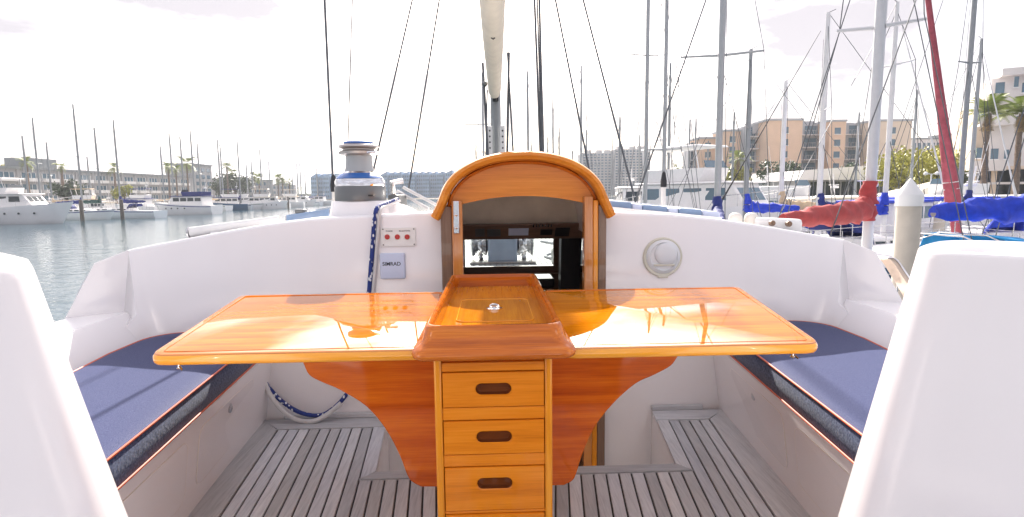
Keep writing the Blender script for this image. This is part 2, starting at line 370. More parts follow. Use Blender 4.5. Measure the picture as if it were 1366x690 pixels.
def inset(poly, d):         # shrink a convex polygon towards its centre by about d
    c = sum((Vector(p) for p in poly), Vector((0, 0))) / len(poly); out = []
    N = len(poly)
    for i in range(N):
        a = Vector(poly[i - 1]); b = Vector(poly[(i + 1) % N]); t = (b - a)
        if t.length < 1e-9: t = Vector((1, 0))
        nrm = Vector((-t.y, t.x)).normalized(); p = Vector(poly[i])
        if nrm.dot(c - p) < 0: nrm = -nrm
        out.append(tuple(p + nrm * d))
    return out
def lerp(a, b, t): return a + (b - a) * t
def bez(p0, p1, p2, p3, n=12):
    p0, p1, p2, p3 = map(Vector, (p0, p1, p2, p3)); o = []
    for k in range(n + 1):
        t = k / n; o.append(p0 * (1 - t) ** 3 + p1 * 3 * t * (1 - t) ** 2 + p2 * 3 * t * t * (1 - t) + p3 * t ** 3)
    return o
def smooth_path(pts, n=6):  # Catmull-Rom
    P = [Vector(p) for p in pts]; P = [P[0] * 2 - P[1]] + P + [P[-1] * 2 - P[-2]]; o = []
    for i in range(1, len(P) - 2):
        for k in range(n):
            t = k / n
            o.append(0.5 * ((2 * P[i]) + (P[i + 1] - P[i - 1]) * t + (2 * P[i - 1] - 5 * P[i] + 4 * P[i + 1] - P[i + 2]) * t * t + (3 * P[i] - P[i - 1] - 3 * P[i + 1] + P[i + 2]) * t ** 3))
    o.append(P[-2]); return o

# ================================================================== SETTING: water, land
WZ = -2.0
tag(MB().quad((-3000, -400, WZ), (3000, -400, WZ), (3000, 5000, WZ), (-3000, 5000, WZ)).build('water', water), kind='structure')
GZ = -1.0
def land(name, poly, z=GZ):
    o = MB().prism(poly, WZ - 0.6, z).build(name, ground_m); return tag(o, kind='structure')
land('ground', [(-2500, 40), (-116, 40), (-116, 420), (-118, 470), (300, 470), (150, 330), (70, 210), (62, 132), (90, 118), (34, 114), (26, 60), (2500, 40), (2500, 4800), (-2500, 4800)])

# ================================================================== OWN YACHT
yacht = thing('sailing_yacht', 'white centre cockpit sailing yacht whose open cockpit fills the foreground', 'yacht')
# hull shell
def hb(y):
    if y < -3: return 2.2
    if y < 3: return 2.35
    return 2.35 * max(0.0, 1 - ((y - 3) / 9.2) ** 1.9)
def hdz(y): return 0.42 + (0.0 if y < 4 else 0.012 * (y - 4))
rr = []
for y in [-3.2, -1, 1, 3, 4.5, 6, 7.5, 9, 10.2, 11.2, 11.9]:
    w = max(hb(y), 0.03); z = hdz(y); k = max(0.2, min(1, w / 2.35))
    half = [(w, z), (w * 0.985, z - 0.5), (w * 0.93, -0.9), (w * 0.72, -1.9), (w * 0.3, -2.25)]
    rr.append([(x, y, zz) for x, zz in half] + [(-x, y, zz) for x, zz in half[::-1]])
hull = MB(); hull.rings(rr, True, True, closed=False); hull.build('hull', hull_w, yacht, smooth=60)
for sgn in (-1, 1):
    dk = MB()
    ys = [-3.2, -1, 1, 3.06]
    for a, b2 in zip(ys, ys[1:]):
        dk.hexa([(sgn * 2.0, a, .36), (sgn * hb(a), a, .36), (sgn * hb(b2), b2, .36), (sgn * 2.0, b2, .36)], [(sgn * 2.0, a, .43), (sgn * hb(a), a, .43), (sgn * hb(b2), b2, .43), (sgn * 2.0, b2, .43)])
    ys = [3.06, 4, 5.0]
    for a, b2 in zip(ys, ys[1:]):
        dk.hexa([(sgn * 1.42, a, .36), (sgn * hb(a), a, .36), (sgn * hb(b2), b2, .36), (sgn * 1.42, b2, .36)], [(sgn * 1.42, a, .43), (sgn * hb(a), a, .43), (sgn * hb(b2), b2, .43), (sgn * 1.42, b2, .43)])
    dk.build('side_deck', gel, yacht)
# foredeck seen through the cabin window, laid with narrow planks
fd = MB(); ys = [5.0, 6, 7, 8, 9, 10, 11, 11.8]
for a, b2 in zip(ys, ys[1:]):
    fd.hexa([(-hb(a), a, hdz(a) - .08), (hb(a), a, hdz(a) - .08), (hb(b2), b2, hdz(b2) - .08), (-hb(b2), b2, hdz(b2) - .08)],
            [(-hb(a), a, hdz(a)), (hb(a), a, hdz(a)), (hb(b2), b2, hdz(b2)), (-hb(b2), b2, hdz(b2))])
dteak = teak_mat('foredeck teak', 1)  # copy of the cockpit teak, darkened below to offset the sun on it
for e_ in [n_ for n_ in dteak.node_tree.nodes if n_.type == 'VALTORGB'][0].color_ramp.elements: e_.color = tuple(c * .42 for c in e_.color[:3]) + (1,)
fd.build('foredeck', caulk, yacht)
pk = MB()
for k in range(-26, 27):
    x = k * 0.06
    y1 = 5.05
    while y1 < 11 and hb(y1 + .25) > abs(x) + .08: y1 += .25
    if y1 > 5.4: pk.hexa([(x - .027, 5.06, .425), (x + .027, 5.06, .425), (x + .027, y1, hdz(y1) + .003), (x - .027, y1, hdz(y1) + .003)],
                         [(x - .027, 5.06, .442), (x + .027, 5.06, .442), (x + .027, y1, hdz(y1) + .014), (x - .027, y1, hdz(y1) + .014)])
tag(pk.build('deck_planking', dteak, yacht), kind='stuff')

# cockpit bulkhead walls, lofted along their plan line
def wall_top(x):   # height of the bulkhead top at |x|
    x = abs(x); pts = [(0.27, 1.107), (0.85, 1.086), (1.07, 1.073), (1.48, 1.008), (1.70, 0.968), (1.91, 0.93), (2.1, .9)]
    for (a, za), (b2, zb) in zip(pts, pts[1:]):
        if x <= b2: return lerp(za, zb, max(0, (x - a) / (b2 - a)))
    return 0.93
def bulkhead(sgn, xin):
    ring = []
    plan = [(xin, 3.02, 3.02), (0.7, 3.02, 3.02), (0.95, 3.02, 3.02), (1.2, 3.02, 3.02), (1.4, 3.02, 3.02), (1.52, 3.02, 3.03), (1.62, 3.01, 3.035), (1.70, 2.985, 3.035), (1.76, 2.945, 3.03), (1.80, 2.89, 3.02)]
    topx = [xin, 0.7, 0.95, 1.2, 1.42, 1.56, 1.68, 1.78, 1.85, 1.90]
    for (x, yb, yt), tx in zip(plan, topx):
        zt = wall_top(tx); r = 0.018
        mid = lambda k: (lerp(x, tx, k), lerp(yb, yt, k))
        sec = [(x, yb, -0.5), (x, yb, .36), (*mid(.35), .60), (tx, yt, zt - r), (tx, yt + r * .3, zt - r * .3), (tx, yt + r, zt),
               (tx, yt + .16, zt + .004), (tx, yt + .19, zt - .03), (tx, yt + .19, 0.3), (x, yb + .25, -0.5)]
        ring.append([(sgn * a, b2, c) for a, b2, c in sec])
    x, yb, tx, yt, zt = 1.86, 2.72, 1.96, 3.005, .57
    ring.append([(sgn * a, b2, c) for a, b2, c in [(x, yb, -0.5), (x, yb, .36), (1.90, 2.85, .50), (tx, yt, zt - .02), (tx, yt + .005, zt - .005), (tx, yt + .02, zt), (tx, yt + .16, zt), (tx, yt + .19, zt - .03), (tx, yt + .19, 0.3), (x, yb + .25, -0.5)]])
    return MB().rings(ring).build('cockpit_wall', gel, yacht, smooth=50)
bulkhead(-1, 0.275); bulkhead(1, 0.585)
for sgn in (-1, 1):
    # end facet of the bulkhead, stepping down to the low coaming
    e = MB(); A = [(1.90, 3.02, .60), (1.90, 3.02, .93), (2.035, 2.95, .87), (2.15, 2.87, .60)]
    e.rings([[(sgn * x, y, z) for x, y, z in A], [(sgn * (x + .02), y + .2, z) for x, y, z in A]])
    e.build('coaming_end', gel, yacht, bevel=.004)
    # low side coaming with sloped backrest
    ring = []
    for (xb, xt, xo, y) in [(1.80, 1.905, 2.15, 3.03), (1.80, 1.905, 2.15, 2.85), (1.79, 1.90, 2.14, 2.6), (1.765, 1.885, 2.13, 2.3), (1.73, 1.86, 2.12, 1.7), (1.68, 1.82, 2.1, 1.0), (1.6, 1.75, 2.05, -1.0)]:
        ring.append([(sgn * a, y, z) for a, z in [(xb - .02, .30), (xb, .44), (xt - .008, .598), (xt + .006, .608), (xo - .02, .606), (xo, .585), (xo + .02, .30)]])
    MB().rings(ring).build('side_coaming', gel, yacht, smooth=30)
    # bent rail strip outboard of the facet
    Yr = [3.30, 3.28, 3.24, 3.16, 3.08, 3.0, 2.95]
    pth = smooth_path([PY(a_, b_, y_) for (a_, b_), y_ in zip([(139, 367), (131, 364), (124, 369), (115, 385), (107, 402), (101, 417), (95, 432)] if sgn < 0 else [(1179, 346), (1187, 346), (1194, 352), (1204, 367), (1213, 381), (1221, 394), (1229, 408)], Yr)], 5)
    rl = MB(); rings = []
    for p in pth: rings.append([p + Vector((sgn * a_, b_, c_)) for a_, b_, c_ in [(-.014, -.012, 0), (.010, -.015, 0), (.018, 0, .0), (.012, .09, .0), (-.014, .09, 0)]])
    rl.rings(rings); rl.build('bulwark_rail', bulw, yacht, smooth=40)
    MB().tube([p + Vector((sgn * .014, -.015, .006)) for p in pth], .006, 6).build('rail_strip', steel, yacht, smooth=60)

# seat lockers
def seat_x(y, z):          # inboard face of the seat base
    return (1.075 + 0.0775 * (y - 1.556)) * (z / .385) + (1.117 + 0.0958 * (y - 1.55)) * (1 - z / .385)
for sgn in (-1, 1):
    s = MB()
    s.hexa([(sgn * seat_x(-1, 0), -1, -.1), (sgn * 1.95, -1, -.1), (sgn * 1.95, 3.15, -.1), (sgn * seat_x(3.15, 0), 3.15, -.1)],
           [(sgn * seat_x(-1, .385), -1, .385), (sgn * 1.95, -1, .385), (sgn * 1.95, 3.15, .385), (sgn * seat_x(3.15, .385), 3.15, .385)])
    so_ = s.build('seat_locker', gel, yacht, bevel=.012)
    for (ya, yb) in ((0.9, 2.02), (2.12, 2.74)):
        poly = rpoly([(ya, .085), (yb, .085), (yb, .325), (ya, .325)], .05, 4); d = MB()
        f = lambda y, z, o: (sgn * (seat_x(y, z) - o), y, z)
        d.rings([[f(y, z, -.01) for y, z in poly], [f(y, z, .0012) for y, z in poly], [f(y, z, .0022) for y, z in inset(poly, .003)]])
        d.build('locker_door', gel, so_)
        yc = (ya + yb) / 2; MB().lathe([(.02, -.002), (.02, .004), (.015, .006), (0, .006)], 16, f(yc, .285, 0.001), 'x').build('locker_latch', steel, so_, smooth=40)
        sl = MB(); q = poly + [poly[0]]
        sl.tube([f(y, z, .0005) for y, z in q], .0017, 5); sl.build('door_seal', gelc, so_)

# coach roof, its front wall with windows, the foredeck windlass
cr_ = MB(); cr_.box(-1.45, -.265, 3.2, 5.02, .955, 1.0); cr_.box(.58, 1.45, 3.2, 5.02, .955, 1.0); cr_.box(-.265, .58, 4.52, 5.02, .955, 1.0)
cr_.build('coach_roof', gel, yacht)
for sgn in (-1, 1):
    MB().hexa([(sgn * 1.47, 3.2, .40), (sgn * 1.53, 3.2, .40), (sgn * 1.53, 5.04, .40), (sgn * 1.47, 5.04, .40)], [(sgn * 1.38, 3.2, .955), (sgn * 1.44, 3.2, .955), (sgn * 1.44, 5.0, .955), (sgn * 1.38, 5.0, .955)]).build('cabin_side', gel, yacht)
fw = MB()
for (a, b2, c, d2) in [(-1.47, 1.47, .40, .56), (-1.47, 1.47, .815, .955), (-1.47, -1.2, .56, .815), (-.40, -.25, .56, .815), (.53, .77, .56, .815), (1.3, 1.47, .56, .815)]:
    fw.box(a, b2, 4.98, 5.02, c, d2)
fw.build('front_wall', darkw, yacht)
for (a, b2) in ((-1.2, -.40), (-.25, .53), (.77, 1.3)):
    MB().box(a, b2, 4.995, 5.0, .56, .815).build('cabin_window', glass, yacht)
wl = thing('anchor_windlass', 'blue grey anchor windlass with two chain wheels on the foredeck seen through the cabin window', 'windlass', (.10, 6.3, hdz(6.3) + .012))
m = MB(); m.box(-.16, .16, -.2, .2, 0, .30); m.build('gearbox', pm('windlass blue grey', (.24, .30, .38), .4), wl, bevel=.03)
for sgn in (-1, 1):
    m = MB(); m.lathe([(.05, sgn * .16), (.13, sgn * .18), (.07, sgn * .23), (.07, sgn * .27), (.14, sgn * .33), (.05, sgn * .35)], 16, (0, 0, .17), 'x'); m.build('chain_wheel', steel, wl, smooth=40)
    m = MB()
    for k in range(16):
        a = 2 * pi * k / 16; m.tube([(sgn * .24 + .02 * cos(k * 2), .12 * cos(a), .17 + .12 * sin(a)), (sgn * .24 - .02 * cos(k * 2), .15 * cos(a + .3), .17 + .15 * sin(a + .3))], .018, 5)
    m.build('chain', steel, wl)
m = MB(); m.box(-.35, .35, -.3, .3, 0, .02); m.build('base_plate', steel, wl)
tag(MB().box(.62, .92, 5.75, 6.1, .45, .62).build('deck_box', greym, bevel=.03), 'grey square locker on the foredeck right of the windlass', 'deck locker')
for i, (x, dx, lb) in enumerate(((-.45, -.3, 'pale rope lying along the foredeck left of the windlass'), (.5, .5, 'pale rope lying along the foredeck right of the windlass'))):
    pts = smooth_path([(x, 5.4, .46), (x + dx * .5, 6.0, .465), (x + dx * .2, 6.6, .475), (x + dx, 7.4, .49), (x + dx * .4, 8.3, .50)], 6)
    tag(MB().tube(pts, .016, 6).build('deck_rope', ropew, smooth=60), lb, 'rope')

# companionway ------------------------------------------------------------
cw = thing('companionway', 'arched varnished wood companionway hood and doorway into the dark cabin', 'companionway', (0, 0, 0))
CX, HW, ZS, ZT, YF = 0.157, 0.435, 1.09, 1.40, 2.93
def arch_pts(hw, zt, zs, n=28, p=2.15):
    out = []
    for k in range(n + 1):
        a = pi - pi * k / n; c = cos(a); s_ = sin(a)
        out.append((CX + hw * (abs(c) ** (2 / p)) * (1 if c > 0 else -1), zs + (zt - zs) * s_ ** (2 / p)))
    return out
def sweep_arch(pts, prof, name, mat, smooth=40):
    rr = []
    P = [Vector(p) for p in pts]
    for i, p in enumerate(P):
        d = (P[min(i + 1, len(P) - 1)] - P[max(0, i - 1)]).normalized(); nrm = Vector((-d.y, d.x))
        rr.append([(p.x + nrm.x * r, y, p.y + nrm.y * r) for r, y in prof])
    return MB().rings(rr).build(name, mat, cw, smooth=smooth)
outer = [(CX - .462, 1.085), (CX - .452, 1.103)] + [p for p in arch_pts(.425, ZT, 1.115)][2:-2] + [(CX + .452, 1.103), (CX + .462, 1.085)]
outer = [tuple(p) for p in smooth_path([Vector((*p, 0)) for p in outer], 3)]; outer = [(p[0], p[1]) for p in outer]
sweep_arch(outer, [(-.034, YF + .06), (-.036, YF - .02), (-.029, YF - .045), (-.012, YF - .055), (.004, YF - .048), (.012, YF - .022), (.014, YF + .03), (.014, YF + .10), (-.02, YF + .10)], 'hood_moulding', archw)
sweep_arch([(x, z) for x, z in arch_pts(.385, ZT - .042, 1.10)], [(-.008, YF + .022), (.004, YF + .016), (.010, YF + .03), (.004, YF + .05), (-.008, YF + .05)], 'inner_moulding', rimw)
# arched fascia panel between hood and door opening
top = arch_pts(.40, ZT - .032, 1.08); bot = []
for k in range(29):
    x = CX - .40 + .80 * k / 28; bot.append((x, 1.145 + .04 * (1 - min(1, abs((x - CX) / .32)) ** 2)))
m = MB(); n = 29
vs = [(x, YF + .045, max(z, 1.12)) for x, z in top] + [(x, YF + .045, z) for x, z in bot] + [(x, YF + .085, max(z, 1.12)) for x, z in top] + [(x, YF + .085, z) for x, z in bot]
fs = []
for i in range(n - 1): fs += [(i, i + 1, n + i + 1, n + i), (2 * n + i, 3 * n + i, 3 * n + i + 1, 2 * n + i + 1), (n + i, n + i + 1, 3 * n + i + 1, 3 * n + i)]
m.add(vs, fs); m.build('fascia_panel', archw, cw, smooth=30)
# barrel hatch behind the hood
rr = []
for y in (YF + .09, 3.7, 4.42):
    o_ = arch_pts(.43, ZT - .005, .96); i_ = arch_pts(.395, ZT - .04, .96)
    rr.append([(x, y, z) for x, z in o_] + [(x, y, z) for x, z in i_[::-1]])
m = MB(); m.rings(rr); m.build('barrel_hatch', gel, cw, smooth=40)
m = MB(); i_ = arch_pts(.425, ZT - .02, .93); m.rings([[(x, 3.56 + (1.35 - z) * .35, z) for x, z in i_], [(x, 3.60 + (1.35 - z) * .35, z) for x, z in i_]]); m.build('headliner', pm('beige headliner', (.66, .60, .50), .8), cw)
# door posts
def post(xa, xb, y0, y1, z0, z1, mat, name='door_jamb'):
    return MB().box(xa, xb, y0, y1, z0, z1).build(name, mat, cw, bevel=.005)
post(CX - .425, CX - .367, YF - .0, YF + .33, -.5, 1.135, browno, 'side_post')
post(CX - .366, CX - .312, YF - .022, YF + .05, -.5, 1.165, jambw)
post(CX + .312, CX + .357, YF - .022, YF + .05, -.5, 1.18, jambw)
post(CX + .358, CX + .385, YF - .012, YF + .06, -.5, 1.16, goldZ)
post(CX + .386, CX + .43, YF - .0, YF + .33, -.5, 1.135, browno, 'side_post')
lt = MB(); lt.box(CX - .357, CX - .328, YF - .028, YF - .0225, 1.0, 1.165); lo_ = lt.build('latch_plate', chrome, cw, bevel=.003)
for z in (1.03, 1.095): MB().lathe([(.006, 0), (.009, .004), (.008, .010), (.003, .012)], 12, (CX - .343, YF - .028, z), 'y').build('latch_bolt', steel, lo_, smooth=40)
# dark cabin interior
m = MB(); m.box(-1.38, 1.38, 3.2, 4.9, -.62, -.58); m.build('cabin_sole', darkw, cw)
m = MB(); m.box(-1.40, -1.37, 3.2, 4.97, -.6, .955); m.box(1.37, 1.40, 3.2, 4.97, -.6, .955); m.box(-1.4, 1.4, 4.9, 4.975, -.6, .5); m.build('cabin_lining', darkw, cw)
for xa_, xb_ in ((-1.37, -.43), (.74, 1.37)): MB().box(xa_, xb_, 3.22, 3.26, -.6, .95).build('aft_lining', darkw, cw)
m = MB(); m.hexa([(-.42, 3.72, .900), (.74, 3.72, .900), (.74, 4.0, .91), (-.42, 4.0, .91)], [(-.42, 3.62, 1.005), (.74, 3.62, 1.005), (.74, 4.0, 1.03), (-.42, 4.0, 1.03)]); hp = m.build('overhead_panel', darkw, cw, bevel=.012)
def on_panel(xa, xb, za, zb, mat, nm):
    f = lambda x, z, o: (CX + (x - CX) * .86, 3.72 - (z + .077 - .900) * .952 - o, z + .077)
    MB().hexa([f(xa, za, 0), f(xb, za, 0), f(xb, za, -.01), f(xa, za, -.01)], [f(xa, zb, .006), f(xb, zb, .006), f(xb, zb, -.004), f(xa, zb, -.004)]).build(nm, mat, hp)
for (xa, xb, za, zb, mt) in [(-.16, -.09, .845, .90, greym), (-.07, .03, .845, .895, greym), (.09, .24, .85, .90, bgrey), (.33, .42, .85, .89, black), (.44, .55, .84, .90, black)]:
    on_panel(xa, xb, za, zb, mt, 'instrument')
for k in range(7): on_panel(.27 + k * .022, .28 + k * .022, .905, .925, steel, 'switch')
m = MB(); m.box(-.9, .5, 4.62, 4.93, .42, .50); m.build('dashboard', caulk, cw, bevel=.015)
m = MB(); m.hexa([(.45, 4.0, -.5), (.56, 4.0, -.5), (.56, 4.1, -.5), (.45, 4.1, -.5)], [(.55, 4.55, .95), (.72, 4.55, .95), (.72, 4.7, .95), (.55, 4.7, .95)]); m.build('cabin_pillar', black, cw)
m = MB(); m.box(.2, .62, 3.5, 4.2, .26, .30); m.build('chart_table', black, cw, bevel=.01)
m = MB(); m.tube([(.2, 3.98, .31), (.46, 3.98, .31), (.56, 3.6, .31)], .008, 6); m.build('chart_table_rail', chrome, cw)
m = MB()
for k in range(3): m.box(CX - .3, CX + .3, 3.05 + .2 * k, 3.22 + .2 * k, -.16 - .17 * k, -.12 - .17 * k)
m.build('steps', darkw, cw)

# ================================================================== COCKPIT FLOOR
floor = tag(MB().box(-1.32, 1.32, -1.0, 2.36, -.06, -.008).build('floor', caulk), kind='structure')
for sgn in (-1, 1):
    q0, q1 = (.545, .60) if sgn < 0 else (.80, .87)
    fl2 = MB(); fl2.hexa([(sgn * q0, 2.36, -.06), (sgn * 1.36, 2.36, -.06), (sgn * 1.36, 3.0, -.06), (sgn * q1, 3.0, -.06)], [(sgn * q0, 2.36, -.0085), (sgn * 1.36, 2.36, -.0085), (sgn * 1.36, 3.0, -.0085), (sgn * q1, 3.0, -.0085)]); fl2.build('floor_base', caulk, floor)
def plank(poly, mat=teak, h=.0):
    P = inset(poly, .0038); q = inset(poly, .0052)
    m = MB(); m.rings([[(x, y, -.009) for x, y in P], [(x, y, -.0015 + h) for x, y in P], [(x, y, h) for x, y in q]])
    return m.build('plank', mat, floor)
PW = .0543
def cl(sgn, y): return -(.5573 + .100 * (y - 2.05)) if sgn < 0 else .8198 + .112 * (y - 2.05)     # caulk line beside the well
def wellx(sgn, y): return cl(sgn, y) - sgn * .068
YW0, YW1 = 2.312, 2.38
for sgn, sl in ((-1, .100), (1, .112)):
    edge = lambda y: sgn * ((1.046 if sgn < 0 else 1.037) + sl * (y - 2.05))       # outer plank edge line
    NP = 9 if sgn < 0 else 4
    k = 0
    while True:
        xo = lambda y: edge(y) - sgn * PW * k; xi = lambda y: edge(y) - sgn * PW * (k + 1)
        if sgn * xi(2.36) < .01: break
        yend = 2.86 if k < NP else YW0 - .003
        a, b2 = (xo, xi) if sgn < 0 else (xi, xo)
        segs = [(.7, yend)]
        if k in (3, 8, 12): c = 1.4 + .07 * k; segs = [(.7, min(c, 1.9)), (min(c, 1.9), yend)]
        for ya, yb in segs:
            plank([(a(ya), ya), (b2(ya), ya), (b2(yb), yb), (a(yb), yb)])
        k += 1
    # wide margin board along the seat
    o_ = lambda y: sgn * (1.125 + .0958 * (y - 1.55) + .0)
    def board(P, mat, h=.004):
        if sgn < 0: P = P[::-1]
        ob = plank(P, mat, h); ob.name = 'margin_board'
    board([(edge(.7), .7), (o_(.7), .7), (o_(2.99), 2.99), (edge(2.86), 2.86)], teak)
    # far margin along the bulkhead, mitred
    board([(wellx(sgn, 2.86), 2.862), (edge(2.862), 2.862), (o_(2.99), 2.992), (wellx(sgn, 2.99), 2.992)], teakx)
    xw = wellx(sgn, 3.0)
    m = MB(); m.box(min(xw, edge(3.0)), max(xw, edge(3.0)), 2.99, 3.018, 0, .028); m.build('skirting_board', teakx, floor, bevel=.006)
    board([(wellx(sgn, YW1), YW1), (cl(sgn, YW0), YW0), (cl(sgn, 2.86), 2.858), (wellx(sgn, 2.86), 2.858)], teak)
ob = plank([(cl(-1, YW0), YW0), (cl(1, YW0), YW0), (wellx(1, YW1), YW1), (wellx(-1, YW1), YW1)], teakx, .004); ob.name = 'margin_board'
m = MB(); zb = -.5
for sgn in (-1, 1):
    y0, y1 = YW1 - .004, 3.2; i = lambda y: wellx(sgn, y) + sgn * .004; o2 = lambda y: wellx(sgn, y) + sgn * .03
    m.hexa([(i(y0), y0, zb), (o2(y0), y0, zb), (o2(y1), y1, zb), (i(y1), y1, zb)], [(i(y0), y0, -.010), (o2(y0), y0, -.010), (o2(y1), y1, -.010), (i(y1), y1, -.010)])
m.box(wellx(-1, YW1), wellx(1, YW1), 2.365, YW1 - .006, zb, -.010)
m.box(wellx(-1, 3.2) - .02, wellx(1, 3.2) + .02, 2.3, 3.25, zb - .03, zb); m.build('step_well', gel, floor)
# wall strips either side of the doorway, down in the well
# ================================================================== TABLE
TZ = .76
tb = thing('cockpit_table', 'varnished drop leaf cockpit table with drawers and a raised centre tray', 'table', (0, 2.0, 0))
TO = Vector((0, 2.0, 0))
def bl(m, name, mat, par=tb, **k):      # shift to the table's base
    m.v = [(x, y - TO.y, z) for x, y, z in m.v]; return m.build(name, mat, par, **k)
def tilt(m): m.v = [(x, y, z + (y - 1.82) * .052) for x, y, z in m.v]      # leaves tipped down aft to shift the sky's reflection across them
for sgn in (-1, 1):
    xf, xb, yf, yb = (1.0, 1.065, 1.60, 2.59) if sgn < 0 else (.97, 1.06, 1.565, 2.46)
    yb = 2.40; yf = 1.625 if sgn < 0 else 1.61
    poly = [(sgn * .19, yf), (sgn * xf, yf), (sgn * xb, yb), (sgn * .19, yb)]
    if sgn < 0: poly = poly[::-1]
    pr = rpoly(poly, .055, 6)
    m = MB(); rr = []
    for d, z in [(.012, -.034), (.004, -.031), (0, -.024), (0, -.012), (.004, -.004)]:
        rr.append([(x, y, TZ + z) for x, y in inset(pr, d)])
    m.rings(rr, True, False); tilt(m); eo = bl(m, 'leaf_edge', edgew, smooth=60)
    m = MB(); m.rings([[(x, y, TZ + z) for x, y in inset(pr, d)] for d, z in [(.004, -.0042), (.0065, -.001), (.012, 0)]], False, True)
    tilt(m); lf = bl(m, 'table_leaf', goldY if False else gold, smooth=60)
    m = MB(); q = [(x, y, TZ + .0005) for x, y in inset(pr, .030)]; m.tube(q + [q[0]], .0013, 4); tilt(m); bl(m, 'inlay_line', mahog)
    # little latch hanging below the outer front corner
    x = sgn * (xf - .075); m = MB(); m.lathe([(.004, -.01), (.008, -.006), (.004, 0), (.004, .014), (.010, .016), (.010, .02)], 10, (x, yf + .03, TZ - .052)); m.tube([(x, yf + .03, TZ - .05), (x + .012, yf + .02, TZ - .062)], .003, 6)
    bl(m, 'latch', chrome, smooth=40)
    # curved support panel
    px = [(405, 470), (405, 481), (414, 499), (432, 509), (455, 519), (490, 541), (516, 572), (534, 606), (544, 632), (551, 641), (562, 647), (592, 648), (592, 470)] if sgn < 0 else \
         [(903, 468), (903, 474), (893, 487), (871, 499), (846, 511), (816, 538), (792, 569), (777, 602), (768, 630), (763, 639), (752, 645), (722, 646), (722, 468)]
    YB = 1.92
    pp = [PY(a, c, YB) for a, c in px]; pp = [(p.x, min(p.z, TZ - .03)) for p in pp]
    pp[0] = (pp[0][0], TZ - .034); pp[-1] = (sgn * .12, TZ - .034); pp[-2] = (sgn * .12, pp[-2][1])
    sm = [pp[0]] + [(p.x, p.y) for p in smooth_path([Vector((*p, 0)) for p in pp[1:-2]], 4)] + pp[-2:]
    m = MB(); m.prism(sm, YB - .016, YB + .016, 'xz'); bl(m, 'support_panel', mahog, bevel=.006)
# centre console carcass with drawers
XL, XR, CY, CYB = -.178, .166, 1.605, 2.52
m = MB(); m.box(XL, XL + .022, CY, CYB, 0, .738); m.box(XR - .022, XR, CY, CYB, 0, .738); bl(m, 'stile', goldZ, bevel=.006)
m = MB(); m.box(XL + .022, XR - .022, CYB - .02, CYB - .001, .0, .738); bl(m, 'back_board', mahog); m = MB(); m.box(XL + .0225, XR - .0225, CY + .03, CY + .04, 0, .735); bl(m, 'inner_board', mahog)
def cz(py): return PY(655, py, CY).z
drw = [(497, 543), (562, 606), (624, 681), (687, 736)]
edges_ = [cz(484)] + [z for d in drw for z in (cz(d[0] - 1.2), cz(d[1] + 1.2))] + [0.0]
for a, b2 in zip(edges_[0::2], edges_[1::2]):
    if a - b2 > .002:
        m = MB(); m.box(XL + .0225, XR - .0225, CY + .005, CY + .03, b2, a); bl(m, 'rail', honey, bevel=.002)
def stadium(cx, cz_, hw, hh, n=8):
    pts = []
    for s_, a0 in ((1, -90), (-1, 90)):
        for k in range(n + 1):
            a = radians(a0 + 180 * k / n); pts.append((cx + s_ * (hw - hh) + hh * cos(a), cz_ + hh * sin(a)))
    return pts
for (p0, p1) in drw:
    zt, zb_ = cz(p0), cz(p1); xa, xb = XL + .0245, XR - .0245
    hc = lerp(zt, zb_, .49 if p1 < 650 else .38); cxh = (xa + xb) / 2
    st = stadium(cxh, hc, .052, .0165)
    # face with a stadium hole, fanned from the rectangle outline
    def rect_pt(p):
        dx, dz = p[0] - cxh, p[1] - hc
        sx = ((xb - cxh) if dx > 0 else (cxh - xa)) / abs(dx) if abs(dx) > 1e-9 else 1e9
        sz = ((zt - hc) if dz > 0 else (hc - zb_)) / abs(dz) if abs(dz) > 1e-9 else 1e9
        k = min(sx, sz); return (cxh + dx * k, hc + dz * k)
    out = [rect_pt(p) for p in st]
    # add corners by snapping the nearest outline point to each corner
    for c in ((xa, zt), (xb, zt), (xa, zb_), (xb, zb_)):
        i = min(range(len(out)), key=lambda i: (out[i][0] - c[0]) ** 2 + (out[i][1] - c[1]) ** 2); out[i] = c
    lip = stadium(cxh, hc, .055, .0195)
    yf = CY + .001
    m = MB(); m.rings([[(x, yf + .028, z) for x, z in out], [(x, yf + .002, z) for x, z in out], [(x, yf, z) for x, z in [(lerp(x, cxh, .012), lerp(z, hc, .02)) for x, z in out]], [(x, yf, z) for x, z in lip], [(x, yf + .004, z) for x, z in st]], False, False)
    d = bl(m, 'drawer', honey, smooth=25)
    m = MB(); m.rings([[(x, yf + .0035, z) for x, z in st], [(x, yf + .012, z) for x, z in st], [(lerp(x, cxh, .06), yf + .022, lerp(z, hc, .1)) for x, z in st]], False, True)
    bl(m, 'handle_recess', handw, d, smooth=50)
# raised tray
tw, yt0, yt1 = .2, 1.56, 2.62
def lvl(out, z, r): return [(x, y, z) for x, y in rrect(-.192 - out, .188 + out, 1.575 - out * .9, 2.60 + out * .4, r)]
m = MB(); m.rings([lvl(.030, .738, .03), lvl(.040, .744, .04), lvl(.044, .754, .045), (lvl(.040, .764, .045)), lvl(.030, .771, .045), lvl(.021, .778, .042), lvl(.013, .792, .04), lvl(.008, .812, .04), lvl(.006, .824, .04), lvl(.0, .832, .04), lvl(-.008, .832, .035), lvl(-.014, .826, .03), lvl(-.016, .815, .028), lvl(-.017, .775, .025)], True, False)
bl(m, 'tray_rim', rimw, smooth=50)
m = MB(); m.rings([lvl(-.0165, .772, .025), lvl(-.0165, .776, .025)]); bl(m, 'tray_floor', goldY)
m = MB(); q = [(x, y, .7775) for x, y in rrect(-.128, .132, 1.86, 2.26, .03)]; m.tube(q + [q[0]], .0024, 5); bl(m, 'hatch_outline', edgew)
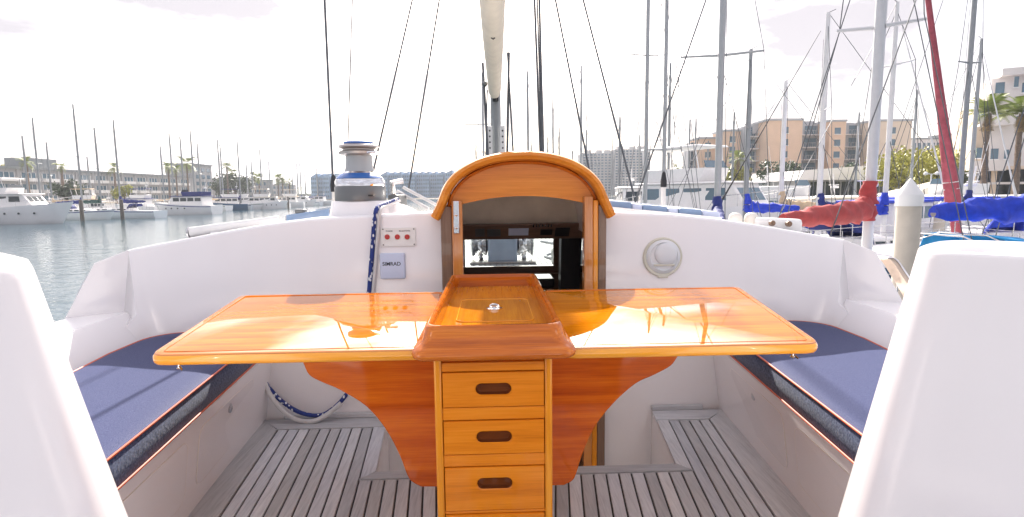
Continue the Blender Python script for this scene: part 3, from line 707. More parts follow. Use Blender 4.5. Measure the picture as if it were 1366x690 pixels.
m = MB(); m.lathe([(.030, 0), (.030, .003), (.024, .005), (.020, .003), (.0, .003)], 20, (.0, 2.08, .776)); rp = bl(m, 'ring_pull', chrome, smooth=40)
m = MB(); m.tube([(.016 * cos(a), 2.08 + .016 * sin(a), .784 + .006 * sin(a)) for a in [2 * pi * k / 14 for k in range(15)]], .003, 6); m.box(-.008, .008, 2.072, 2.088, .778, .79); bl(m, 'ring', chrome, rp)

# ================================================================== CUSHIONS
for sgn, side in ((-1, 'left'), (1, 'right')):
    cu = thing('seat_cushion', 'navy seat cushion with coral piping on the %s cockpit bench' % side, 'cushion', (sgn * 1.4, 1.5, .386), 0, 'navy cushions on the cockpit benches')
    O = Vector((sgn * 1.4, 1.5, .386))
    fx = lambda y: (1.056 + .0915 * (y - 1.50))
    pl = [(fx(-.9), -.9), (1.54, -.9), (1.60, .5), (1.665, 1.5), (1.715, 2.2), (1.765, 2.6), (1.765, 2.82)]
    for k in range(1, 7): a = radians(90 * k / 7); pl.append((1.60 + .165 * cos(a), 2.82 + .17 * sin(a)))
    pl += [(1.52, 3.005), (fx(3.0), 3.005)]
    front = [(fx(y), y) for y in [2.95, 2.8, 2.6, 2.4, 2.2, 2.0, 1.8, 1.6, 1.4, 1.2, 1.0, .5, 0, -.5]]
    poly = [(sgn * x, y) for x, y in pl + front]
    if sgn < 0: poly = poly[::-1]
    top = .495; m = MB(); rr = []
    for d, z in [(.006, .387), (0, .394), (-.004, .44), (0, .485), (.006, .4925)]:
        rr.append([(x - O.x, y - O.y, z - O.z) for x, y in inset(poly, d)])
    m.rings(rr, True, False); m.build('side_panel', fabs, cu, smooth=60)
    m = MB(); m.rings([[(x - O.x, y - O.y, z - O.z) for x, y in inset(poly, d)] for d, z in [(.006, .4925), (.02, .4965), (.06, .500), (.12, .502)]], False, True)
    m.build('top_panel', fab, cu, smooth=60)
    for z, d in ((.4915, .001), (.391, -.001)):
        q = [(x - O.x, y - O.y, z - O.z) for x, y in inset(poly, d)]
        MB().tube(q + [q[0]], .0042, 6, False).build('piping', piping, cu, smooth=60)

# ================================================================== STEERING PEDESTALS
for sgn, ax in ((-1, -1.03), (1, .98)):
    nm = 'left' if sgn < 0 else 'right'
    pd = thing('steering_pedestal', ('tapered white steering pedestal with plain rounded top at the left edge' if sgn < 0 else 'tapered white steering pedestal with recessed instrument top at the right edge'), 'steering pedestal', (ax, 1.0, 0), 0, 'steering pedestals flanking the view')
    prof = [(.33, -.1), (.33, .28), (.298, .45), (.2632, .63), (.2170, .87), (.1804, 1.06), (.1783, 1.071)]
    if sgn < 0: prof += [(.172, 1.088), (.156, 1.095), (.10, 1.099), (.0, 1.10)]
    else: prof += [(.1765, 1.081), (.174, 1.087), (.168, 1.090), (.158, 1.090), (.154, 1.087), (.152, 1.080), (.149, 1.062), (0, 1.060)]
    rr = []; rot = radians(40) * sgn
    for r_, z_ in prof:
        ring = []
        for k in range(72):
            a_ = 2 * pi * k / 72; c_, s_ = cos(a_), sin(a_); q_ = (abs(c_) ** 3.4 + abs(s_) ** 3.4) ** (-1 / 3.4); x_, y_ = r_ * q_ * c_ * (1 if sgn < 0 else .91), r_ * q_ * s_ * (1 if sgn < 0 else .91)
            ring.append((x_ * cos(rot) - y_ * sin(rot), x_ * sin(rot) + y_ * cos(rot), z_))
        rr.append(ring)
    MB().rings(rr).build('column', gel, pd, smooth=50)
    if sgn > 0:
        MB().lathe([(.085, 1.060), (.085, 1.068), (.077, 1.071), (0, 1.072)], 32, (.0, .02, 0)).build('instrument_bezel', wpl, pd, smooth=40)
        MB().lathe([(.06, 1.0725), (.058, 1.076), (0, 1.077)], 32, (0, .02, 0)).build('instrument_face', bgrey, pd, smooth=40)
        MB().box(-.125, -.095, -.02, .06, 1.061, 1.076).build('switch_block', wpl, pd, bevel=.005)
        MB().box(.09, .12, -.05, .04, 1.061, 1.078).build('lever_block', wpl, pd, bevel=.005)

# ================================================================== WINCH on the left coaming top
wx = PY(481, 262, 3.28); WXx, WY = wx.x, 3.28
wb = 1.03
wn = thing('sheet_winch', 'large chrome self tailing winch on a white base left of the companionway', 'winch', (WXx, WY, wb))
def wz(py): return PY(481, py, WY).z - wb
k = WY / 760
m = MB(); n = 32; rr = []
for (a, b2, z) in [(.20, .22, -.05), (.185, .20, .02), (.16, .175, wz(270)), (.155, .165, wz(268))]:
    rr.append([(a * cos(2 * pi * i / n) * 1.0, b2 * .8 * sin(2 * pi * i / n), z) for i in range(n)])
m.rings(rr); m.build('base', gel, wn, smooth=50)
MB().lathe([(.139, wz(268)), (.141, wz(266)), (.141, wz(250)), (.137, wz(248.5))], 40).build('base_ring', greym, wn, smooth=40)
MB().lathe([(.138, wz(248.5)), (.138, wz(242)), (.128, wz(238)), (.098, wz(232)), (.084, wz(229))], 40).build('drum_skirt', chrome, wn, smooth=40)
MB().lathe([(.084, wz(229)), (.076, wz(224)), (.073, wz(215)), (.073, wz(208.5))], 40).build('drum', alu, wn, smooth=40)
jw = MB(); jw.lathe([(.074, wz(208.5)), (.108, wz(206)), (.110, wz(203)), (.086, wz(200.5)), (.086, wz(199.5)), (.112, wz(197)), (.108, wz(194.5)), (.08, wz(192.5))], 40); jw.build('self_tailing_jaws', jawm, wn, smooth=35)
MB().lathe([(.082, wz(192.5)), (.082, wz(190)), (.06, wz(188.6)), (0, wz(188.5))], 32).build('top_cap', bluepl, wn, smooth=40)
m = MB(); m.lathe([(.1286, wz(238.4)), (.1315, wz(238.2)), (.102, wz(231.6)), (.088, wz(231))], 40); m.build('blue_film', bluepl, wn, smooth=40)
m = MB(); m.box(.06, .115, -.09, .01, wz(206), wz(203)); m.build('feeder_arm', chrome, wn, bevel=.004)
MB().box(.075, .1, -.148, -.1, wz(262), wz(260)).build('base_slot', black, wn)
# jammer and lines behind the winch
jm = thing('rope_clutch', 'small metal rope clutch with lines beside the winch base', 'rope clutch', (WXx + .16, 3.45, 1.0))
m = MB(); m.box(-.03, .04, -.05, .25, 0, .2); m.build('body', greym, jm, bevel=.01)
m = MB(); m.tube([(0, -.02, .2), (.0, -.05, .27), (.05, 0, .28)], .018, 8); m.build('lever', steel, jm, smooth=40)
for i, (a, b2, lb) in enumerate((((538, 250, 3.7), (592, 279, 3.6), 'upper of the two pale lines running from the clutch to the hood'), ((530, 255, 3.7), (572, 279, 3.55), 'lower of the two pale lines running from the clutch to the hood'))):
    tag(MB().tube([PY(*a), PY(*b2)], .010, 7).build('control_line', ropew, smooth=60), lb, 'rope')
m = MB(); m.hexa([(-.62, 3.22, 1.0), (-.5, 3.22, 1.0), (-.34, 3.6, 1.0), (-.6, 3.6, 1.0)], [(-.62, 3.25, 1.17), (-.55, 3.25, 1.17), (-.45, 3.55, 1.09), (-.6, 3.55, 1.17)]); m.build('moulded_plinth', gel, yacht, bevel=.02)
# winch rope (two strands) over the wall and down, behind the table, into a loop at the floor
rp_ = thing('winch_rope', 'blue flecked rope with white strand hanging down the wall from the winch', 'rope', (-.5, 2.99, 0))
def rtube(pts, r, mat, nm):
    P = smooth_path([Vector(p) - Vector((-.5, 2.99, 0)) for p in pts], 6); return MB().tube(P, r, 8).build(nm, mat, rp_, smooth=60)
pt = lambda x, y, Y: tuple(PY(x, y, Y))
rtube([pt(530, 266, 3.25), pt(515, 272, 3.12), pt(505, 276, 3.03), pt(501.5, 282, 2.995), pt(499, 300, 2.998), pt(497, 330, 3.0), pt(494.5, 360, 3.0), pt(492, 392, 3.0), pt(487, 430, 3.0), pt(481, 480, 3.0), pt(468, 522, 2.99)], .0125, ropem, 'blue_strand')
rtube([pt(533, 268, 3.25), pt(517, 274, 3.12), pt(509, 278, 3.03), pt(506.5, 286, 2.997), pt(504.5, 305, 3.0), pt(502, 335, 3.0), pt(500, 362, 3.0), pt(497, 393, 3.0)], .0085, ropew, 'white_strand')
lp = thing('rope_loop', 'loop of blue flecked rope hung low on the white wall under the table', 'rope', (-.9, 2.97, 0))
def ltube(pts, r, mat, nm):
    P = smooth_path([Vector(p) - Vector((-.9, 2.97, 0)) for p in pts], 6); return MB().tube(P, r, 8).build(nm, mat, lp, smooth=60)
ltube([pt(351, 505, 2.98), pt(360, 519, 2.97), pt(378, 537, 2.96), pt(402, 551, 2.95), pt(428, 554, 2.95), pt(447, 543, 2.96), pt(461, 528, 2.97), pt(469, 515, 2.98)], .0115, ropem, 'blue_strand')
ltube([pt(352, 508, 2.96), pt(360, 526, 2.95), pt(376, 547, 2.94), pt(396, 560, 2.93), pt(418, 562, 2.93), pt(438, 552, 2.94), pt(455, 538, 2.95)], .0125, ropew, 'white_strand')

# ================================================================== things on the bulkhead
WYF = 3.02
def wq(px, py): p = PY(px, py, WYF); return p.x, p.z
a = wq(511, 304); c = wq(555, 328)
ep = thing('switch_panel', 'white panel with three red buttons on the wall beside the hanging rope', 'switch panel', ((a[0] + c[0]) / 2, WYF - .001, (a[1] + c[1]) / 2))
w2, h2 = (c[0] - a[0]) / 2, (a[1] - c[1]) / 2
MB().prism(rrect(-w2 - .012, w2, -h2, h2, .006, 3), -.007, .0, 'xz').build('plate', wpl, ep, smooth=30)
for px in (517, 530.5, 543.5):
    x, z = wq(px, 316); x -= ep.location.x; z -= ep.location.z
    bt = MB(); bt.lathe([(.0135, .007), (.0135, .0115), (.011, .014), (0, .0142)], 20, (x, 0, z), 'y'); b_ = bt.build('button', red, ep, smooth=35)
    MB().lathe([(.0165, .0068), (.0165, .0095), (.0135, .0096)], 20, (x, 0, z), 'y').build('button_ring', gelc, b_, smooth=35)
for (sx, sz) in ((-1, 1), (1, 1), (-1, -1), (1, -1)):
    MB().lathe([(.0042, .0066), (.0038, .009), (0, .0092)], 10, (sx * (w2 - .008) - (.008 if sx < 0 else 0), 0, sz * (h2 - .008)), 'y').build('screw', greym, ep, smooth=35)
def text(s, size, x, z, par, mat, name='lettering', y=-.0079, off=0.0):
    cu_ = bpy.data.curves.new(name, 'FONT'); cu_.body = s; cu_.size = size; cu_.align_x = 'CENTER'; cu_.align_y = 'CENTER'; cu_.extrude = .0003; cu_.offset = off
    o = bpy.data.objects.new(name, cu_); COL.objects.link(o); o.parent = par; o.location = (x, y, z); o.rotation_euler = (pi / 2, 0, 0)
    cu_.materials.append(mat); bpy.context.view_layer.update()
    me = bpy.data.meshes.new_from_object(o.evaluated_get(bpy.context.evaluated_depsgraph_get())); q = bpy.data.objects.new(name, me); COL.objects.link(q)
    q.parent = par; q.location = o.location; q.rotation_euler = o.rotation_euler; bpy.data.objects.remove(o); return q
text('ENGINE', .010, -.052, .031, ep, ink); text('BILGE PUMPS', .010, .028, .031, ep, ink)
a = wq(507, 338); c = wq(541.5, 371.5)
ic = thing('instrument_cover', 'pale blue grey square instrument cover lettered SIMRAD below the red buttons', 'instrument cover', ((a[0] + c[0]) / 2, WYF - .001, (a[1] + c[1]) / 2))
w2, h2 = (c[0] - a[0]) / 2, (a[1] - c[1]) / 2
m = MB(); m.rings([[(x, y_, z) for x, z in inset(rrect(-w2, w2, -h2, h2, .008, 4), d)] for d, y_ in ((0, 0), (0, -.012), (.003, -.016), (.006, -.017))]); m.build('cover', bgrey, ic, smooth=35)
text('SIMRAD', .0275, -.004, .012, ic, ink, y=-.0175, off=.0004)
x, z = wq(883.5, 343)
rv = thing('round_vent', 'round translucent white plastic vent on the wall right of the companionway', 'vent', (x, WYF - .001, z))
MB().lathe([(.107, 0), (.107, .006), (.101, .012), (.094, .010), (.092, .006)], 40, axis='y').build('outer_ring', cpl, rv, smooth=40)
MB().lathe([(.094, .002), (.094, .007), (.088, .013), (.076, .019), (.072, .012), (0, .012)], 40, (.004, 0, .004), 'y').build('body', lensm, rv, smooth=40)
MB().lathe([(.060, .012), (.060, .022), (.052, .028), (.035, .031), (0, .032)], 36, (.014, 0, .018), 'y').build('lens', lensm, rv, smooth=40)
MB().box(-.05, .06, -.026, -.010, -.046, -.036).build('ledge', cpl, rv, bevel=.003)
MB().box(-.025, .03, -.012, -.001, -.112, -.095).build('catch', cpl, rv, bevel=.003)

# ================================================================== deck gear on the coaming tops
def bar(p0, p1, prof, name, mat, par=None, bevel=.0, smooth=0):    # prof: (side, up) pairs along p0->p1
    p0, p1 = Vector(p0), Vector(p1); d = (p1 - p0).normalized(); s_ = d.cross(Vector((0, 0, 1))).normalized(); u_ = s_.cross(d)
    return MB().rings([[p + s_ * a + u_ * b2 for a, b2 in prof] for p in (p0, p1)]).build(name, mat, par, bevel=bevel, smooth=smooth)
# left: white rounded roll and hatch, its blue reflection painted in
p0, p1 = PY(253, 310, 3.16), PY(372, 294, 3.30)
rl = thing('roller_rail', 'white rounded rail lying along the left coaming top beside the water', 'rail')
MB().tube([p0, p0.lerp(p1, .5), p1], .028, 12).build('roll', wpl, rl, smooth=50)
MB().lathe([(.030, -.004), (.030, .004), (.024, .006)], 14, tuple(p0), 'x').build('end_cap', steel, rl, smooth=40)
for t_ in (.3, .6, .85): p = p0.lerp(p1, t_); MB().box(p.x - .02, p.x + .02, p.y - .05, p.y + .03, p.z - .06, p.z - .015).build('rail_foot', wpl, rl, bevel=.006)
dh = thing('deck_hatch', 'blue acrylic deck hatch with painted blue reflection, left of the winch on the coaming', 'hatch')
p0, p1 = PY(380, 291, 3.5), PY(441, 283, 3.4)
m = MB(); m.hexa([p0 + Vector((0, 0, -.03)), p1 + Vector((0, 0, -.03)), p1 + Vector((0, .5, -.03)), p0 + Vector((0, .5, -.03))], [p0 + Vector((0, 0, .015)), p1 + Vector((0, 0, .015)), p1 + Vector((0, .5, .03)), p0 + Vector((0, .5, .03))]); m.build('frame', steel, dh, bevel=.008)
m = MB(); m.hexa([p0 + Vector((.01, -.004, -.022)), p1 + Vector((-.01, -.004, -.022)), p1 + Vector((-.01, .48, .03)), p0 + Vector((.01, .48, .03))], [p0 + Vector((.01, -.004, .018)), p1 + Vector((-.01, -.004, .018)), p1 + Vector((-.01, .48, .035)), p0 + Vector((.01, .48, .035))]); m.build('pane', acrylb, dh, bevel=.004)
pc = p0.lerp(p1, .32); MB().box(pc.x - .03, pc.x + .03, pc.y + .01, pc.y + .06, pc.z + .015, pc.z + .04).build('hinge', greym, dh, bevel=.005)
# stanchion with black cap beside the winch, and its twin to starboard
for px, lb, yy in ((446, 'slim white stanchion with black cap left of the winch', 3.6), (885, 'slim cream stanchion with black cap on the right side deck', 3.9)):
    p = PY(px, 262, yy); t_ = PY(px, 243 if px < 600 else 238, yy)
    st = thing('stanchion', lb, 'stanchion', (p.x, p.y, .44), 0, 'capped stanchions on the side decks')
    MB().lathe([(.016, 0), (.016, t_.z - .5)], 12).build('post', gelc, st, smooth=40)
    MB().lathe([(.021, t_.z - .50), (.022, t_.z - .46), (.013, t_.z - .405), (0, t_.z - .39)], 12).build('cap', black, st, smooth=40)
# right: segmented skylight strip
sk = thing('skylight_strip', 'long blue grey skylight strip of hinged panes on the right coaming top', 'skylight')
q = [(806, 271), (844, 274), (858, 277), (892, 280), (906, 281.5), (938, 284), (962, 286)]
for i, (u_, v_) in enumerate(zip(q, q[1:])):
    p0, p1 = PY(*u_, 3.32), PY(*v_, 3.32); o_ = .012 if i % 2 else .016
    m = MB(); m.hexa([p0 + Vector((.002, 0, -.05)), p1 + Vector((-.002, 0, -.05)), p1 + Vector((-.002, .45, -.05)), p0 + Vector((.002, .45, -.05))],
                     [p0 + Vector((.002, .015, o_)), p1 + Vector((-.002, .015, o_)), p1 + Vector((-.002, .45, o_ + .012)), p0 + Vector((.002, .45, o_ + .012))])
    m.build('pane' if i % 2 == 0 else 'clear_segment', acrylb if i % 2 == 0 else bgrey, sk, bevel=.006)
p0, p1 = PY(806, 276, 3.30), PY(962, 291, 3.30)
bar(p0, p1, [(-.01, -.035), (.01, -.035), (.01, .004), (-.01, .004)], 'sill', wpl, sk)
fr_ = thing('fairlead_rail', 'white moulded rail with two dark openings on the right coaming top', 'rail')
p0, p1 = PY(1005, 300, 3.28), PY(1067, 303, 3.22)
bar(p0, p1, [(-.05, -.05), (.05, -.05), (.05, .03), (.03, .045), (-.03, .045), (-.05, .03)], 'rail_body', wpl, fr_, bevel=.012)
for px, py in ((1027, 297.5), (1049, 298.5)):
    p = PY(px, py, 3.2); MB().lathe([(.016, -.005), (.016, .015), (.012, .016), (0, .008)], 16, (p.x, p.y - .02, p.z), 'y').build('opening', browno, fr_, smooth=40)
for px, lb in ((981, 'left one of two small cream domes on the right coaming top'), (1002, 'right one of two small cream domes on the right coaming top')):
    p = PY(px, 292, 3.3); d = MB(); d.lathe([(.038, -.05), (.04, 0), (.035, .022), (.018, .034), (0, .037)], 20)
    tag(d.build('vent_dome', gelc, smooth=50, loc=p), lb, 'vent', 'small domes on the coaming')

# ================================================================== rig of our own boat
rg = thing('yacht_mast', 'grey mast with cream furled boom rising above the arched hood', 'mast', (0, 9.6, .45))
RO = Vector((0, 9.6, .45))
def rb(m, name, mat, **k2): m.v = [tuple(Vector(v) - RO) for v in m.v]; return m.build(name, mat, rg, **k2)
mx_ = PY(661.5, 175, 9.6).x
rr = []
for z in (.45, 4, 16): rr.append([(mx_ + a * .085, 9.6 + b2 * .13, z) for a, b2 in [(cos(2 * pi * i / 16), sin(2 * pi * i / 16)) for i in range(16)]])
rb(MB().rings(rr), 'mast', aludk, smooth=50)
# boom: cream furling boom running aft over the cabin
b0, b1 = PY(660, 133, 9.45), PY(656, -14, 4.75)
m = MB(); rr = []
for t_, wd, hh in [(0, .075, .10), (.03, .105, .15), (.5, .118, .17), (.97, .122, .175), (1, .11, .15)]:
    c_ = b0.lerp(b1, t_); rr.append([c_ + Vector((wd * cos(2 * pi * i / 20), 0, hh * (sin(2 * pi * i / 20) * (1.0 if sin(2 * pi * i / 20) < 0 else 1.3)) + hh)) for i in range(20)])
m.rings(rr); rb(m, 'boom', cream, smooth=60)
m = MB(); m.box(mx_ - .05, mx_ + .05, 9.38, 9.52, b0.z - .03, b0.z + .2); m.tube([(mx_, 9.4, b0.z - .02), (mx_ - .02, 9.3, b0.z + .1)], .03, 8); rb(m, 'gooseneck', black, bevel=.02)
for t_, w_ in ((.72, .02), (.98, .03)):
    c_ = b0.lerp(b1, t_); m = MB(); m.tube([c_ + Vector((-w_, 0, .004)), c_ + Vector((0, 0, -.012)), c_ + Vector((w_, 0, .004))], .006, 6); rb(m, 'boom_eye', black, smooth=50)
for px in (653.5, 670.5):
    p0, p1 = PY(px - 3, 206, 9.45), PY(px + 3, 168, 9.45); m = MB(); m.box(p0.x, p1.x, 9.43, 9.45, 1.0, p1.z)
    pl_ = rb(m, 'side_plate', wpl, bevel=.006)
    for i in range(4):
        z = lerp(p0.z + .1, p1.z - .08, i / 3); m = MB(); m.lathe([(.014, -.002), (.014, .006), (0, .006)], 10, ((p0.x + p1.x) / 2, 9.43, z), 'y'); mm_ = rb(m, 'hole', black); mm_.parent = pl_
def stay(a, b2, r, par=None, nm='shroud'):
    m = MB(); m.tube([a, b2], r * 1.3, 6); return rb(m, nm, wire, smooth=60)
def ext(a, b2, t_): return a + (b2 - a) * t_
for (u_, v_, Ya, Yb, r, e_) in [((545, 252), (586, 0), 8.6, 9.3, .011, 1.9), ((488, 272), (550, 0), 6.6, 8.2, .010, 1.9), ((462, 262), (470, 0), 6.4, 7.2, .006, 1.6),
                                ((445, 262), (433, 0), 4.6, 4.9, .0085, 1.4), ((793, 262), (741, 0), 8.4, 9.2, .011, 1.9), ((846, 262), (778, 0), 6.9, 8.4, .010, 1.9),
                                ((651, 212), (644, 84), 9.2, 9.3, .016, 1.0), ((676.5, 212), (679, 70), 9.2, 9.3, .016, 1.0), ((648, 212), (650, 120), 9.0, 9.3, .008, 1.0), ((685, 212), (677, 70), 9.0, 9.3, .012, 1.0)]:
    p0, p1 = PY(*u_, Ya), PY(*v_, Yb); stay(p0, ext(p0, p1, e_), r)
for i, dx in enumerate((-3, .5, 3.5)):
    p0, p1 = PY(723 + dx * .6, 214, 8.0), PY(716 + dx * 1.0, 0, 8.6); stay(p0, ext(p0, p1, 1.8), .013 if i != 1 else .009, nm='halyard')
p = PY(646.5, 112, 9.25); rb(MB().lathe([(.02, -.05), (.045, -.02), (.045, .02), (.02, .05)], 12, (p.x, p.y, p.z), 'y'), 'block', greym, smooth=40)

#BACKGROUND#
# ================================================================== BACKGROUND BOATS
def hull_mesh(L_, B, F, bow=.10, stern=.8, sheer=.30, x0=0):
    """hull and deck ring list; x from -L/2 (stern) to +L/2 (bow), waterline z = 0"""
    rr = []; dk_ = []
    for i in range(11):
        t = i / 10; w = B / 2 * (stern + (1 - stern) * min(1, t / .4)) * (1 - max(0, (t - .45) / .55) ** 2.3); w = max(w, .02)
        z = F * (1 + sheer * t * t); rk = bow * L_ * t ** 4
        xb = -L_ / 2 + t * (L_ - bow * L_)
        half = [(w * .15, -.45), (w * .72, -.18), (w * .90, F * .30), (w, z)]
        ring = [(xb + rk * (zz + .45) / (z + .45) - (0.04 * L_ * (1 - zz / z) if i == 0 else 0) * 0, y, zz) for y, zz in half]
        rr.append([(x, -y, zz) for x, y, zz in ring[::-1]] + ring)
    return rr
def hull_half(L_, B, F, x, stern=.8, bow=.10):
    t = min(1, max(0, (x + L_ / 2) / (L_ - bow * L_ * .6)))
    return B / 2 * (stern + (1 - stern) * min(1, t / .4)) * (1 - max(0, (t - .45) / .55) ** 2.3)
def build_hull(root, L_, B, F, mat, stripe=None, stern=.8, sheer=.30, bow=.10):
    rr = hull_mesh(L_, B, F, bow, stern, sheer); MB().rings(rr, True, True, closed=False).build('hull', mat, root, smooth=40)
    m = MB(); n = len(rr[0]); vs = []; fs = []
    for r in rr: vs += [Vector(r[0]) + Vector((0, .03, -.03)), Vector(r[-1]) + Vector((0, -.03, -.03))]
    for i in range(len(rr) - 1): fs.append((2 * i, 2 * i + 1, 2 * i + 3, 2 * i + 2))
    m.add(vs, fs); m.build('deck', bwhite, root)
    if stripe:
        m = MB()
        for sg in (0, -1):
            pth = []
            for r in rr:
                a, b2 = (Vector(r[0]), Vector(r[1])) if sg == 0 else (Vector(r[-1]), Vector(r[-2])); pth.append(a.lerp(b2, .18) + Vector((0, -.01 if sg == 0 else .01, 0)))
            k = len(m.v); o1 = [p + Vector((0, 0, .07)) for p in pth]; o2 = [p - Vector((0, 0, .07)) for p in pth]
            m.add(o1 + o2, [(i, i + 1, len(pth) + i + 1, len(pth) + i) for i in range(len(pth) - 1)])
        m.build('stripe', stripe, root)
def lifelines(root, L_, B, F, far=False):
    m = MB(); zt = .62
    for sg in (-1, 1):
        top_ = []
        for i in range(8):
            x = -L_ / 2 + .2 + i * (L_ * .93 - .3) / 7; y = sg * max(.05, hull_half(L_, B, F, x) - .06); t = (x + L_ / 2) / L_
            z = F * (1 + .3 * t * t) - .02; m.tube([(x, y, z), (x, y, z + zt)], .014, 5); top_.append((x, y, z + zt))
        m.tube(top_, .009, 5); m.tube([(x, y, z - zt * .45) for x, y, z in top_], .007, 4)
    m.build('guard_rail', steel, root)
def lumpy(pts, radii, seed, n=16, fold=.18, tall=1.25):
    rnd = random.Random(seed); P = smooth_path(pts, 9); rr = []; N = len(P)
    ph = [rnd.uniform(0, 6.28) for _ in range(6)]
    for i, p in enumerate(P):
        t = i / (N - 1) * (len(radii) - 1); k = min(int(t), len(radii) - 2); r = lerp(radii[k], radii[k + 1], t - k)
        d = (P[min(i + 1, N - 1)] - P[max(i - 1, 0)]).normalized(); s_ = d.cross(Vector((0, 0, 1)))
        s_ = s_.normalized() if s_.length > .01 else Vector((0, 1, 0)); u_ = s_.cross(d)
        ring = []
        for j in range(n):
            a = 2 * pi * j / n; q = 1 + fold * (sin(3 * a + ph[0] + i * .7) * .5 + sin(i * 1.3 + ph[1] + 2 * a) * .6 + rnd.uniform(-.35, .35))
            ring.append(p + s_ * (r * q * cos(a)) + u_ * (r * tall * q * sin(a)))
        rr.append(ring)
    return MB().rings(rr)
def sailboat(label, mast_xy, head, L_=11, top=15, mr=.075, hm=None, cover=None, mm=None, spreaders=((.5, 1.0),), group=None, detail=0, jib=None, dodger=None, boomdir=0, boomlen=.36, boomz=None, seed=1, stripe=None, masts_lean=0, F=1.0, sprot=0):
    """mast_xy: where the mast stands; head: bow direction in degrees from +x; top: masthead z in the world"""
    hm = hm or hull_w; mm = mm or alu; a = radians(head); mxl = .07 * L_
    root = thing('sailboat', label, 'sailboat', (mast_xy[0] - mxl * cos(a), mast_xy[1] - mxl * sin(a), WZ), a, group)
    B = L_ * .31; build_hull(root, L_, B, F, hm, stripe)
    zc = F + .38
    m = MB(); m.hexa([(-.12 * L_, -.27 * B, F - .05), (.26 * L_, -.17 * B, F), (.26 * L_, .17 * B, F), (-.12 * L_, .27 * B, F - .05)],
                     [(-.12 * L_, -.22 * B, zc + .1), (.20 * L_, -.12 * B, zc), (.20 * L_, .12 * B, zc), (-.12 * L_, .22 * B, zc + .1)]); cb = m.build('cabin', bwhite, root, bevel=.05 if detail else 0)
    for sg in (-1, 1):
        for k in range(3 if detail else 2):
            x = -.06 * L_ + k * .08 * L_; y = lambda x, z: sg * (lerp(.27, .17, (x + .12 * L_) / (.38 * L_)) - .045 * (z - F) / .45) * B
            m = MB(); q = [(x, F + .14), (x + .055 * L_, F + .14), (x + .055 * L_, F + .32), (x, F + .34)]
            m.rings([[(u_, y(u_, v_) - sg * .01, v_) for u_, v_ in q], [(u_, y(u_, v_) + sg * .012, v_) for u_, v_ in q]]); m.build('cabin_window', dglass, cb)
    H_ = top - WZ; ml = .02 * masts_lean
    m = MB(); m.rings([[(mxl + dx + cos(2 * pi * i / 10) * mr * 1.25 * k, sin(2 * pi * i / 10) * mr * k, z) for i in range(10)] for z, k, dx in ((F, 1, 0), (H_ * .7, 1, 0), (H_, .7, 0))]); mo = m.build('mast', mm, root, smooth=50)
    if detail:
        MB().tube([(mxl, 0, H_), (mxl - .25, 0, H_ + .1)], .012, 5).build('wind_vane', wire, mo)
        m = MB(); m.tube([(mxl + .12, .05, F + .5), (mxl + .14, .06, H_ * .9)], .008, 4); m.build('halyard', wire, mo)
    tips = []
    for fz, hw in spreaders:
        z = WZ and (fz - WZ if fz > 1.01 else fz * H_)
        for sg in (-1, 1):
            q_ = radians(sprot); MB().tube([(mxl, sg * mr, z), (mxl - sg * sin(q_) * hw, sg * cos(q_) * hw, z + .04)], [mr * .42, mr * .3], 6).build('spreader', mm, mo)
        tips.append((z + .06, hw))
    st_ = MB(); wr = .012 if detail else .02
    hwc = B * .44
    for sg in (-1, 1):
        pts = [(mxl - .1, sg * hwc, F)] + [(mxl - .05, sg * hw, z) for z, hw in sorted(tips)] + [(mxl, 0, H_ * .97)]; st_.tube(pts, wr, 4)
        st_.tube([(mxl - .6, sg * hwc, F), (mxl, 0, H_ * .52)], wr, 4)
    st_.tube([(-L_ / 2 + .1, 0, F), (mxl, 0, H_)], wr, 4)
    if not jib: st_.tube([(L_ * .47, 0, F * 1.3), (mxl, 0, H_ * .97)], wr, 4)
    so2 = st_.build('standing_rigging', wire, root)
    if jib:
        p0, p1 = Vector((L_ * .47, 0, F * 1.3)), Vector((mxl + .1, 0, jib[2] - WZ if len(jib) > 2 else H_ * .96)); rr = []; jf = (H_ * .96 / p1.z)
        jr = jib[1]
        pts = [p0.lerp(p1, t_) for t_ in (0.0, .035 * jf, .075 * jf, .14 * jf, .25 * jf, .37 * jf, .78, .97)]
        MB().tube(pts, [jr * .78 * q for q in (.95, 1.05, 1.5, 1.25, .80, .50, .4, .2)], 10).build('furled_jib', jib[0], root, smooth=60)
        m = MB()
        for k in range(9):
            t_ = .012 + .018 * k; c_ = p0.lerp(p1, t_); rad = jr * (.60 + t_ * 3.6)
            m.tube([c_ + Vector((rad * cos(q * pi / 6), rad * sin(q * pi / 6), .12 * q / 12 - .06)) for q in range(13)], .014, 5)
        if detail > 1: m.build('furling_line', ropew, root)
    bz = (boomz - WZ) if boomz is not None else F + 1.35; ba = radians(boomdir); bl_ = boomlen * L_
    e = Vector((mxl - bl_ * cos(ba), bl_ * sin(ba), bz + .05)); g0 = Vector((mxl - mr * 1.3, 0, bz))
    MB().tube([g0, e], mr * .75, 8).build('boom', mm, root, smooth=50)
